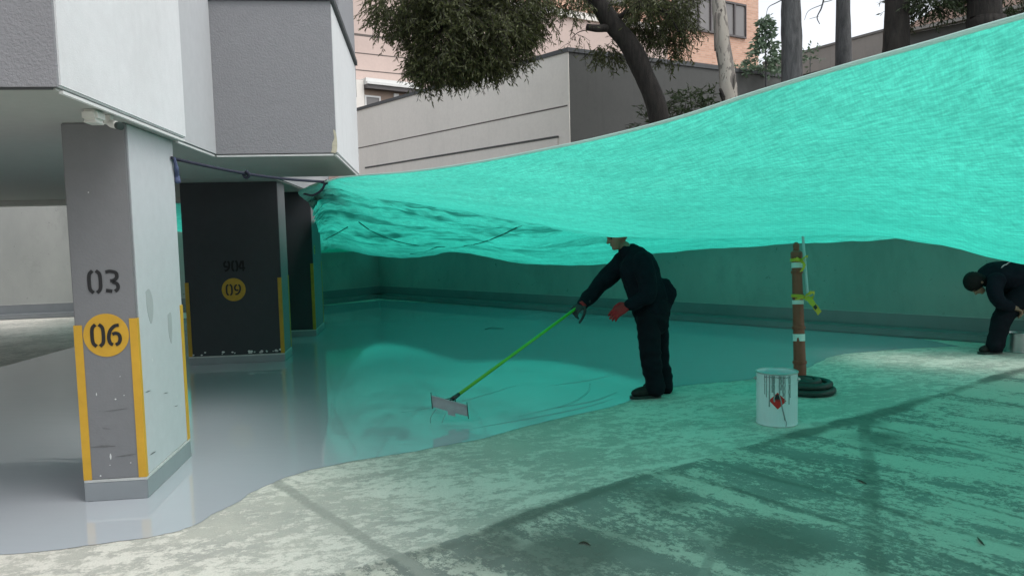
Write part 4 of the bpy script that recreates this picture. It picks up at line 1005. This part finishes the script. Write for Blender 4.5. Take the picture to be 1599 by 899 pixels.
for (x, z1, w_, path) in ((-.075,.23,.004,0),(-.052,.16,.006,0),(-.03,.27,.008,0),(-.017,.20,.007,0),(.018,.06,.006,1),(.045,.24,.006,0),(.058,.19,.004,0),(.09,.18,.005,0),(.1,.23,.004,0),(-.09,.25,.004,0),(.03,.29,.006,0)):
    P = [onp(x/PR, PH-.012, .001)]; n_ = 9; xx = x
    for k in range(1, n_+1):
        xx = x+(rd.gauss(0,.0009) if not path else (.045*max(0,(k-4)/5)+rd.gauss(0,.003))); P.append(onp(xx/PR, PH-.012+(z1-PH)*k/n_, .0016))
    Q = cr(P, 3); ta = toC+x/PR; db.tube(Q, [w_*.8]*(len(Q)-2)+[w_*1.0, w_*.5], 6, flat=.4, side=(-math.sin(ta), math.cos(ta), 0))
P = [onp(a/40*1.25/1-.62, PH-.022-.016*abs(noise.noise((a*.7,0,0))), .0014) for a in range(41)]
db.tube(P, [.009*(.7+.6*abs(noise.noise((a*.5,3,0)))) for a in range(41)], 6, flat=.3)
db.tube(cr([onp(.052/PR, .075, .0016), onp(.07/PR, .03, .0016), onp(.065/PR, .006, .0016)], 4), .004, 6, flat=.4)
db.build('paint_drips', M['grey_paint_wet'], pl_, smooth=True)

# metal can at the right-hand worker's feet
c2 = gz(1588, 549); c2.z = .0055
cn = pail(c2, .122, .215, 'metal_can', 'bare metal can at the feet of the bending worker on the right', 'can', M['steel'])
MB().torus(c2+Vector((0,0,.212)), .123, .005, 36, 7).build('rim', M['steel'], cn, smooth=True)
MB().lathe([(.001,0),(.113,0),(.113,.004),(.001,.004)], c2+Vector((0,0,.12)), 30).build('paint', M['grey_paint_wet'], cn)

# ------------------------------------------------------------------ brown post on its rubber foot
b0 = gz(1250, 607); b0.z = .0055; b1 = at(1243.5, 393, 7.0)
ax = (b1-b0); H_ = ax.length; axn = ax.normalized()
po = empty('bollard_post', b0, 'brown jointed plastic post with white bands on a dark rubber foot', 'post')
def pf(y): return (607-y)/(607-393)*H_      # photo row -> distance up the post
prof = [(.05,.02),(.056,pf(575))]
def ring(y, r): return [(r, pf(y)-.016), (r+.009, pf(y)-.012), (r+.009, pf(y)+.012), (r, pf(y)+.016)]
prof += ring(566,.054)+ring(512,.050)+ring(462,.047)+ring(425,.044)+[(.044,pf(404)),(.052,pf(402)),(.052,pf(394)),(.034,pf(391))]
MB().lathe(prof, b0, 24, axn).build('shaft', M['terracotta'], po, fix=True, bevel=.003)
MB().lathe([(.03,pf(392)),(.026,pf(388)),(.03,pf(384)),(.024,pf(380)),(.012,pf(378))], b0, 18, axn).build('knob', M['terracotta'], po, smooth=True)
for y0_, y1_, r in ((410,418.5,.046),(469,475.5,.0495),(522,533,.0525)):
    MB().lathe([(r,pf(y1_)),(r+.001,pf(y1_)+.001),(r+.001,pf(y0_)-.001),(r,pf(y0_))], b0, 24, axn).build('reflective_band', M['label_white'], po)
bc = b0+axn*pf(528); tv_ = Vector((-bc.x, -bc.y, 0)).normalized(); sv = Vector((0,0,1)).cross(tv_)
q = bc+tv_*.0545
MB().add([q-sv*.02-axn*.03, q+sv*.006-axn*.03, q-sv*.004+axn*.012, q-sv*.016+axn*.004], [(0,1,2,3)]).build('red_mark', M['terracotta'], po)
rb_ = gz(1262, 613); 
for k, (rr, rt, zc, ox, oy) in enumerate(((.205,.030,.034,.0,0),(.195,.028,.088,-.012,.01),(.12,.03,.105,-.03,.02))):
    MB().torus((rb_.x+ox, rb_.y+oy, zc), rr, rt, 34, 10).build('foot_ring', M['rubber'], po, smooth=True)
MB().lathe([(.001,.01),(.17,.01),(.17,.085),(.085,.10),(.07,.13),(.001,.13)], (rb_.x-.03, rb_.y+.02, 0), 26).build('foot_plate', M['rubber'], po)
# pale prop pole that pushes the net up
wa, wb = at(1262, 470, 6.93), at(1251.5, 352, 6.93)
o = MB().tube([wa+(wa-wb)*.02, wb+Vector((0,0,.05))], .012, 10).build('prop_pole', M['pale_cloth']); tag(o, 'thin pale prop pole tied to the brown post', 'pole')
MB().lathe([(.014,0),(.02,.004),(.02,.02),(.014,.024)], wb+Vector((0,0,.02)), 12).build('end_cap', M['rubber'], o)
def ribbon(mb, pts, w, side):
    P = cr(pts, 6); vs = []; fs = []
    for i, p in enumerate(P):
        s = Vector(side)*w/2; s = s+Vector((0,0,.004*math.sin(i*1.1))); vs += [p-s, p+s]
    for i in range(len(P)-1): fs.append((2*i, 2*i+1, 2*i+3, 2*i+2))
    n = len(vs); t_ = Vector((0,-.0012,0)); mb.add(vs+[v+t_ for v in vs], fs+[tuple(x+n for x in reversed(f)) for f in fs])
def tape(yc, d, label, tails):
    c = at(1257, yc, d); t = empty('caution_tape', c, label, 'tape', 'yellow tapes tied to the post')
    lp = MB()
    r_ = .062
    cen = b0+axn*pf(yc); 
    lp.lathe([(.057,-.014),(.0585,-.013),(.0585,.013),(.057,.014)], cen, 22, axn+Vector((.12,0,.03)))
    lp.build('wrap', M['tape_yellow'], t)
    for pts, w_, sd_ in tails:
        m_ = MB(); ribbon(m_, [at(*p) for p in pts], w_, sd_); m_.build('tape_end', M['tape_yellow'], t)
    return t
tape(407, 6.9, 'upper yellow tape bow, near the top of the brown post', [([(1251,406,6.90),(1256,402,6.86),(1261,400,6.87),(1258,407,6.9)],.03,(.5,0,.8)), ([(1252,408,6.9),(1256,414,6.88),(1251,424,6.88)],.03,(.9,0,.2)), ([(1252,407,6.9),(1246,404,6.88),(1240,405,6.88)],.025,(0,0,1))])
tp = tape(463, 6.9, 'lower yellow tape bow with a long tail hanging beside the brown post', [([(1257,463,6.89),(1263,458,6.86),(1271,457,6.87),(1270,464,6.88),(1260,465,6.89)],.032,(.2,0,.9)), ([(1259,464,6.88),(1266,470,6.86),(1273,479,6.85),(1280,489,6.86)],.05,(.75,0,.6)), ([(1257,464,6.9),(1248,466,6.88),(1242,467,6.88)],.02,(0,0,1))])
m_ = MB(); ribbon(m_, [at(1271.5,477,6.845), at(1273,479,6.845), at(1275,482,6.847)], .03, (.75,0,.6)); m_.build('tape_print', M['black_paint'], tp)

# ------------------------------------------------------------------ squeegee
sq0, sq1 = at(706, 623, 6.10), at(900, 481, 6.83)
sqg = empty('squeegee', gz(703, 660), 'wide grey floor squeegee on a long bright green pole held by the standing worker', 'squeegee')
MB().tube([sq0+(sq1-sq0)*.04, sq1+(sq1-sq0)*.10], .0135, 12).build('handle', M['green_pole'], sqg, smooth=True)
MB().tube([sq0+(sq1-sq0)*-.005, sq0+(sq1-sq0)*.05], [.019,.016], 10).build('socket', M['dark_metal'], sqg, smooth=True)
hl, hr = at(674, 617, 6.04), at(729, 632, 6.04); hd = (hr-hl); up_ = at(674,617,6.04)-at(676,638,6.04); up_ = up_
hn = hd.cross(up_).normalized()
MB().obox(hl-up_*.85, hd, up_*.85, hn*.006).build('blade', M['squeegee_grey'], sqg, fix=True, bevel=.002)
MB().obox(hl-up_*.12-hn*.008, hd, up_*.14, hn*.022).build('channel', M['squeegee_grey'], sqg, fix=True, bevel=.003)
for e in (hl-hd*.02, hr-hd*.0): MB().obox(e-up_*1.0-hn*.004, hd*.02, up_*1.22, hn*.014).build('end_clip', M['dark_metal'], sqg, fix=True)
br2 = MB(); mid = hl.lerp(hr, .52)
br2.tube([sq0, mid-up_*.02+hn*.012], .008, 8); br2.tube([sq0+(sq1-sq0)*.02, mid+hd*.16-up_*.04+hn*.01], .005, 6); br2.tube([sq0+(sq1-sq0)*.02, mid-hd*.14-up_*.03+hn*.01], .005, 6)
br2.build('clamp', M['dark_metal'], sqg, smooth=True)
MB().obox(mid-up_*1.12-hd*.10, hd*.22, up_*.3, hn*.004).build('paint_flap', M['squeegee_grey'], sqg, fix=True)
dp = MB(); dp.tube(cr([at(682,638,6.05), at(676,645,6.05), at(672,654,6.05), at(673,664,6.05)], 6), .0025, 5); dp.tube(cr([at(696,645,6.05), at(693,652,6.05), at(690,660,6.05)], 6), .002, 5)
dp.build('paint_drip', M['grey_paint_wet'], sqg, smooth=True)

# scraps on the floor
def scrap(pts, z, w_, name, label, cat, mat):
    P = cr([gz(x, y, z) for x, y in pts], 5); mb = MB(); n_ = len(P)
    vs = []
    for i, p in enumerate(P):
        ww = w_*math.sin(math.pi*(i+.35)/(n_-.3)); t_ = (P[min(i+1,n_-1)]-P[max(i-1,0)]).normalized(); s = Vector((-t_.y, t_.x, .0))*ww
        h_ = (.012 if w_ > .02 else .003)*math.sin(math.pi*i/(n_-1))+.003; vs += [p-s+Vector((0,0,h_)), p+s+Vector((0,0,h_*.6)), p-s+Vector((0,0,h_-.003)), p+s+Vector((0,0,h_*.6-.003))]
    fs = []
    for i in range(n_-1): o = 4*i; fs += [(o,o+1,o+5,o+4),(o+2,o+6,o+7,o+3),(o,o+4,o+6,o+2),(o+1,o+3,o+7,o+5)]
    fs += [(0,2,3,1), (4*n_-4, 4*n_-3, 4*n_-1, 4*n_-2)]
    o = mb.add(vs, fs).build(name, mat, fix=True); return tag(o, label, cat)
scrap([(757,514),(768,512),(778,513),(787,513)], .006, .03, 'plastic_scrap', 'dark scrap lying alone on the glossy floor beyond the squeegee', 'scrap', M['rubber'])
scrap([(904,848),(912,846),(922,851)], .006, .007, 'fallen_leaf', 'dry leaf lying on the stained floor at the bottom centre', 'leaf', M['leaf_dry'])
scrap([(1337,748),(1345,751),(1353,755)], .006, .008, 'fallen_leaf', 'dry leaf lying on the cross joint below the paint pail', 'leaf', M['leaf_dry'])
scrap([(1526,838),(1531,845),(1537,851)], .006, .006, 'fallen_leaf', 'dry leaf lying near the lower right corner of the floor', 'leaf', M['leaf_dry'])

# ------------------------------------------------------------------ people
def flesh(name, mb, mat, parent, voxel, iters=3, wr=0.0, wf=6.0, seed=0, aniso=(1,1,1)):
    me = mb.mesh(name); me.materials.append(mat)
    o = link(name, me, parent)
    rm = o.modifiers.new('r', 'REMESH'); rm.mode = 'VOXEL'; rm.voxel_size = voxel
    s = o.modifiers.new('s', 'SMOOTH'); s.iterations = iters; s.factor = .5
    evaluated(o)
    me = o.data
    if not me.materials: me.materials.append(mat)
    if wr:
        ns = [v.normal.copy() for v in me.vertices]
        for v, n_ in zip(me.vertices, ns):
            q = Vector((v.co.x*wf*aniso[0], v.co.y*wf*aniso[1], v.co.z*wf*aniso[2]))
            a = 1-2*abs(noise.noise(q+Vector((seed,0,0)))); b = noise.noise(q*2.3+Vector((0,seed,0)))
            v.co += n_*wr*(a*.8+b*.5)
        me.update()
    return o
def lb(mb, pts, rad, n=14, side=None, per=4):   # limb: rounded, tapering
    P = [Vector(p) for p in pts]; rr = [r if hasattr(r, '__len__') else (r, r) for r in rad]
    Q = cr([Vector((*p, )) for p in P], per) if len(P) > 2 else P
    k = (len(Q)-1)/(len(P)-1); RR = []
    for i in range(len(Q)):
        f = i/k; a = min(int(f), len(P)-2); f -= a; RR.append((rr[a][0]*(1-f)+rr[a+1][0]*f, rr[a][1]*(1-f)+rr[a+1][1]*f))
    d0 = (Q[0]-Q[1]).normalized(); d1 = (Q[-1]-Q[-2]).normalized()
    h0 = min(RR[0]); h1 = min(RR[-1])
    Q = [Q[0]+d0*h0*.8, Q[0]+d0*h0*.5]+Q+[Q[-1]+d1*h1*.5, Q[-1]+d1*h1*.8]
    sc_ = lambda r, k: (r[0]*k, r[1]*k)
    RR = [sc_(RR[0], .45), sc_(RR[0], .8)]+RR+[sc_(RR[-1], .8), sc_(RR[-1], .45)]
    mb.tube(Q, RR, n, side=side); return mb
def ell(mb, c, ax, rx, ry, rz, n=16):         # ellipsoid with axes ax = (a, b, c)
    c = Vector(c); a, b, d = ax; vs = []; fs = []
    for i in range(1, n):
        t_ = math.pi*i/n
        for k in range(n): q = 2*math.pi*k/n; vs.append(c+a*(rx*math.sin(t_)*math.cos(q))+b*(ry*math.sin(t_)*math.sin(q))+d*(rz*math.cos(t_)))
    for i in range(n-2):
        for k in range(n): fs.append((i*n+k, (i+1)*n+k, (i+1)*n+(k+1)%n, i*n+(k+1)%n))
    vs += [c+d*rz, c-d*rz]; L = len(vs)
    for k in range(n): fs.append((L-2, k, (k+1)%n)); fs.append((L-1, (n-2)*n+(k+1)%n, (n-2)*n+k))
    mb.add(vs, fs)
def head(mb, c, fwd, up, s=1.0):
    f = Vector(fwd).normalized(); u = (Vector(up)-f*f.dot(Vector(up))).normalized(); r = f.cross(u)
    P = lambda a, b, d: Vector(c)+(f*a+u*b+r*d)*s
    ell(mb, P(-.012,.028,0), (f,r,u), .098*s, .076*s, .096*s)          # skull
    lb(mb, [P(.035,.02,0), P(.045,-.045,0), P(.048,-.092,0)], [(.06*s,.05*s),(.052*s,.045*s),(.032*s,.03*s)], side=r)   # face and jaw
    lb(mb, [P(.088,.012,0), P(.103,-.012,0), P(.112,-.026,0)], [.010*s,.013*s,.016*s], 8)   # nose
    lb(mb, [P(.083,.024,-.036), P(.094,.026,0), P(.083,.024,.036)], [.011*s]*3, 8)          # brow
    lb(mb, [P(.085,-.056,-.02), P(.094,-.056,0), P(.085,-.056,.02)], [.009*s]*3, 8)         # mouth
    ell(mb, P(.075,-.092,0), (f,r,u), .022*s, .024*s, .018*s, 8)                            # chin
    for e in (-1, 1): ell(mb, P(-.008,-.004,e*.079), (f,u,r), .020*s, .034*s, .010*s, 8)    # ears
    return P, f, u, r
def eyes(P, parent, s=1.0):
    for e in (-1, 1):
        m_ = MB(); m_.lathe([(.001,-.011*s),(.008*s,-.008*s),(.011*s,0),(.008*s,.008*s),(.001,.011*s)], P(.074,.004,e*.031), 10); m_.build('eye', M['boot'], parent, smooth=True)
def hand(name, wrist, fdir, pn, mat, parent, curl=.9, left=1, s=1.0, spread=.1):
    # fdir: wrist to knuckles, pn: the way the palm faces, left: thumb side
    f = Vector(fdir).normalized(); p = Vector(pn); p = (p-f*f.dot(p)).normalized(); sdir = f.cross(p)*left; w_ = Vector(wrist)
    mb = MB()
    lb(mb, [w_-f*.05*s, w_, w_+f*.045*s, w_+f*.088*s], [(.032*s,.026*s),(.030*s,.022*s),(.043*s,.018*s),(.044*s,.015*s)], side=sdir)
    for k, (o, ln) in enumerate(((.033,.078),(.011,.088),(-.011,.082),(-.032,.064))):
        b = w_+f*.086*s+sdir*o*s; d = (f+sdir*(o*spread*10)).normalized(); a = 0; pts = [b-f*.02*s, b]
        for j, q in enumerate((.42,.32,.26)):
            a += curl*(.75+.08*k) * (1.0, 1.05, .7)[j]; dd = d*math.cos(a)+p*math.sin(a); b = b+dd*ln*q*s; pts.append(b)
        lb(mb, pts, [.0105*s,.0105*s,.0100*s,.0092*s,.008*s], 8, per=3)
    b = w_+f*.022*s+sdir*.030*s
    lb(mb, [b, b+(sdir*.75+f*.5+p*.35)*.036*s, b+(sdir*.6+f*.95+p*(.35+.5*curl))*.060*s, b+(sdir*.35+f*1.2+p*(.5+.7*curl))*.076*s], [.015*s,.0125*s,.011*s,.009*s], 8, per=3)
    return flesh(name, mb, mat, parent, .0042, 2)
def boot(name, heel, toe, ank, parent, lift=0):
    h_, t_, a_ = Vector(heel), Vector(toe), Vector(ank); d = (t_-h_); L = d.length; dn = d.normalized(); s_ = Vector((-dn.y, dn.x, 0)).normalized()
    mb = MB(); z = Vector((0,0,1))
    lb(mb, [h_+z*.055+dn*.03, h_+z*.055+dn*L*.45, h_+z*.047+dn*L*.72, h_+z*.038+dn*(L-.035)], [(.040,.048),(.043,.048),(.050,.042),(.042,.034)], side=s_)
    lb(mb, [h_+z*.06+dn*.06, a_], [(.048,.055),(.052,.058)], side=s_)
    o = flesh(name, mb, M['boot'], parent, .008, 2, .002, 30)
    pr = [h_+dn*-.01+s_*k*.036 for k in (1,)]; out = []
    for f in np.linspace(0, math.pi, 9): out.append(h_+dn*.03-dn*.045*math.sin(f)+s_*.042*math.cos(f))
    for f in np.linspace(math.pi, 2*math.pi, 9): out.append(h_+dn*(L-.045)-dn*.055*math.sin(f)+s_*.052*math.cos(f))
    z0 = .0055; mb2 = MB(); mb2.prism([(q.x, q.y) for q in out], z0, z0+.022); mb2.build('sole', M['rubber'], o, fix=True)
    return o

# worker with the squeegee ------------------------------------------------------------
D1 = 6.85
w1 = empty('person', gz(1020, 619), 'person in dark work clothes standing and leaning forward with a long green squeegee', 'person')
P1 = lambda px, py, dd=0: at(px, py, D1+dd)
toL = (at(900,480,D1)-at(1000,480,D1)).normalized(); toC1 = Vector((-_F.x, -_F.y, 0)).normalized()
body = MB()
hc = P1(965, 368, -.04)
HP, hf, hu, hr_ = head(body, hc, toL*.93+toC1*.18+Vector((0,0,-.36)), Vector((0,0,1))-toL*-.35)
lb(body, [P1(975,385,-.01), P1(988,405,0)], [.055,.065])
lb(body, [P1(994,416), P1(1005,442), P1(1016,490)], [(.09,.12),(.10,.12),(.10,.12)], side=toC1.cross(UPZ))
for a in ([P1(1012,488,-.09), P1(1015,553,-.10), P1(1022,606,-.10)], [P1(1026,488,.09), P1(1030,553,.10), P1(1038,602,.10)]): lb(body, a, [.078,.055,.04])
lb(body, [P1(975,408,.13), P1(936,448,.12), P1(908,476,.02)], [.05,.042,.028]); lb(body, [P1(1003,410,-.16), P1(1010,461,-.2), P1(980,476,-.17)], [.05,.042,.028])
bo = flesh('body', body, M['skin'], w1, .0085, 2)
eyes(HP, w1)
hb = MB(); ell(hb, HP(-.06,.07,0), (hf,hr_,hu), .076, .08, .072); ell(hb, HP(-.078,.02,0), (hf,hr_,hu), .04, .062, .06)
flesh('hair', hb, M['hair'], w1, .009, 2, .004, 40)
sd1 = toL
jk = MB()
lb(jk, [P1(984,393,0), P1(990,402,0), P1(997,420,0), P1(1005,442,0), P1(1012,466,0), P1(1018,489,0)], [(.075,.085),(.13,.18),(.168,.195),(.160,.18),(.162,.175),(.155,.17)], 20, side=sd1)
lb(jk, [P1(972,408,.12), P1(952,430,.13), P1(936,447,.12), P1(921,463,.07), P1(909,475,.02)], [.083,.078,.066,.057,.045], 14)
lb(jk, [P1(1002,408,-.16), P1(1010,436,-.20), P1(1011,460,-.21), P1(998,470,-.19), P1(983,476,-.17)], [.085,.076,.066,.056,.046], 14)
lb(jk, [P1(1026,452,0), P1(1040,463,-.02), P1(1049,467,-.02)], [(.06,.13),(.05,.12),(.018,.1)], 14)
lb(jk, [P1(1022,480,0), P1(1038,476,-.02), P1(1046,478,-.02)], [(.07,.14),(.05,.13),(.02,.1)], 14)
lb(jk, [P1(978,392,-.0), P1(985,397,0)], [(.068,.078),(.08,.09)], 16, side=sd1)
flesh('jacket', jk, M['navy_cloth'], w1, .0125, 2, .020, 6.0, 1.3, (1,1,.9))
tr_ = MB()
lb(tr_, [P1(1017,476,0), P1(1019,500,0)], [(.155,.17),(.15,.17)], 18, side=sd1)
lb(tr_, [P1(1013,494,-.085), P1(1014,525,-.09), P1(1016,556,-.10), P1(1020,585,-.10), P1(1023,606,-.10)], [.10,.092,.083,.077,.083], 16)
lb(tr_, [P1(1024,494,.085), P1(1028,525,.09), P1(1030,556,.10), P1(1034,582,.10), P1(1038,603,.10)], [.10,.090,.081,.075,.080], 16)
flesh('trousers', tr_, M['navy_trouser'], w1, .0115, 2, .018, 7.0, 4.1, (1,1,1.3))
fz = lambda px, py: Vector((gz(px, py).x, gz(px, py).y, .0055))
h1_ = fz(1030, 620); boot('boot', h1_, h1_+toL*.262+toC1*.05, h1_+toL*.07+Vector((0,0,.15)), w1)
h2_ = fz(1047, 612); boot('boot', h2_, h2_+toL*.255-toC1*.02, h2_+toL*.06+Vector((0,0,.15)), w1)
pdir = (sq1-sq0).normalized()
hand('glove', at(911,474,6.86), at(898,484,6.82)-at(911,474,6.86), Vector((0,0,-1))+toL*.1-toC1*.5, M['dark_glove'], w1, 1.0, 1, 1.12)
MB().tube([at(911,474,6.86), at(908,477,6.855)], [.043,.041], 14).build('glove_cuff', M['red_glove'], w1, smooth=True)
gl = hand('glove', P1(981,477,-.17), toL*.8+Vector((0,0,-.45))+toC1*.05, -toC1*.6-Vector((0,0,1))*.6, M['red_glove'], w1, .42, -1, 1.22)
gl['label'] = 'bright red glove'

# worker bending at the right ----------------------------------------------------------
D2 = 8.62
w2_ = empty('person', gz(1575, 549), 'person in dark overalls bent double over a metal can at the right edge', 'person')
P2 = lambda px, py, dd=0: at(px, py, D2+dd)
body = MB()
hc = P2(1524, 443, -.05)
HP, hf, hu, hr_ = head(body, hc, toL*.35+Vector((0,0,-.95))+toC1*.25, toL*.95+Vector((0,0,.3)))
lb(body, [P2(1535,436,-.03), P2(1552,430,0)], [.055,.07])
lb(body, [P2(1552,430), P2(1585,432), P2(1618,448)], [(.12,.16),(.12,.15),(.12,.15)], side=UPZ)
lb(body, [P2(1612,446,-.1), P2(1570,492,-.14), P2(1554,540,-.14)], [.08,.056,.042]); lb(body, [P2(1620,450,.1), P2(1622,500,.14), P2(1628,545,.14)], [.08,.056,.042])
lb(body, [P2(1556,438,-.18), P2(1556,468,-.24), P2(1588,482,-.22)], [.05,.042,.03]); lb(body, [P2(1556,436,.18), P2(1570,468,.2), P2(1600,484,.12)], [.05,.042,.03])
flesh('body', body, M['skin'], w2_, .0095, 2)
eyes(HP, w2_)
hb = MB(); ell(hb, HP(-.015,.035,0), (hf,hr_,hu), .115, .092, .105); ell(hb, HP(-.045,-.02,0), (hf,hr_,hu), .075, .084, .08)
flesh('hair', hb, M['hair'], w2_, .01, 2, .005, 40)
jk = MB()
lb(jk, [P2(1540,436,-.02), P2(1550,431,0), P2(1572,431,0), P2(1597,434,0), P2(1622,448,0)], [(.085,.10),(.145,.19),(.16,.21),(.165,.19),(.16,.18)], 20, side=UPZ)
lb(jk, [P2(1556,437,-.17), P2(1554,455,-.22), P2(1560,470,-.24), P2(1577,479,-.23)], [.09,.08,.068,.052], 14)
lb(jk, [P2(1556,436,.17), P2(1564,456,.2), P2(1575,470,.2), P2(1592,482,.14)], [.09,.08,.068,.052], 14)
flesh('jacket', jk, M['navy_cloth'], w2_, .0135, 3, .013, 7.0, 2.2)
tr_ = MB()
lb(tr_, [P2(1596,442,0), P2(1620,452,0)], [(.15,.17),(.16,.18)], 18, side=UPZ)
lb(tr_, [P2(1606,452,-.1), P2(1584,472,-.12), P2(1566,496,-.14), P2(1559,518,-.14), P2(1554,540,-.14)], [.125,.118,.098,.088,.088], 16)
lb(tr_, [P2(1620,455,.1), P2(1621,478,.12), P2(1622,502,.14), P2(1625,522,.14), P2(1628,543,.14)], [.125,.118,.098,.088,.085], 16)
flesh('trousers', tr_, M['navy_trouser'], w2_, .0125, 3, .012, 8.0, 3.1)
h1_ = fz(1562, 551); boot('boot', h1_, h1_+toL*.27+toC1*.06, h1_+toL*.06+Vector((0,0,.14)), w2_)
h2_ = fz(1636, 548); boot('boot', h2_, h2_+toL*.26, h2_+toL*.06+Vector((0,0,.14)), w2_)
hand('hand', P2(1579,480,-.23), toL*-.85+Vector((0,0,-.3)), Vector((0,0,-1)), M['skin'], w2_, .8, 1, 1.1); hand('hand', P2(1595,484,.13), toL*-.8+Vector((0,0,-.5)), Vector((0,0,-1)), M['skin'], w2_, .8, -1, 1.1)
m_ = MB(); ribbon(m_, [P2(1564,416.5,-.17), P2(1572,412,-.14), P2(1578,408.5,-.08)], .05, (.4,0,.5)); rs = m_.build('reflective_strip', M['pale_cloth'], w2_)
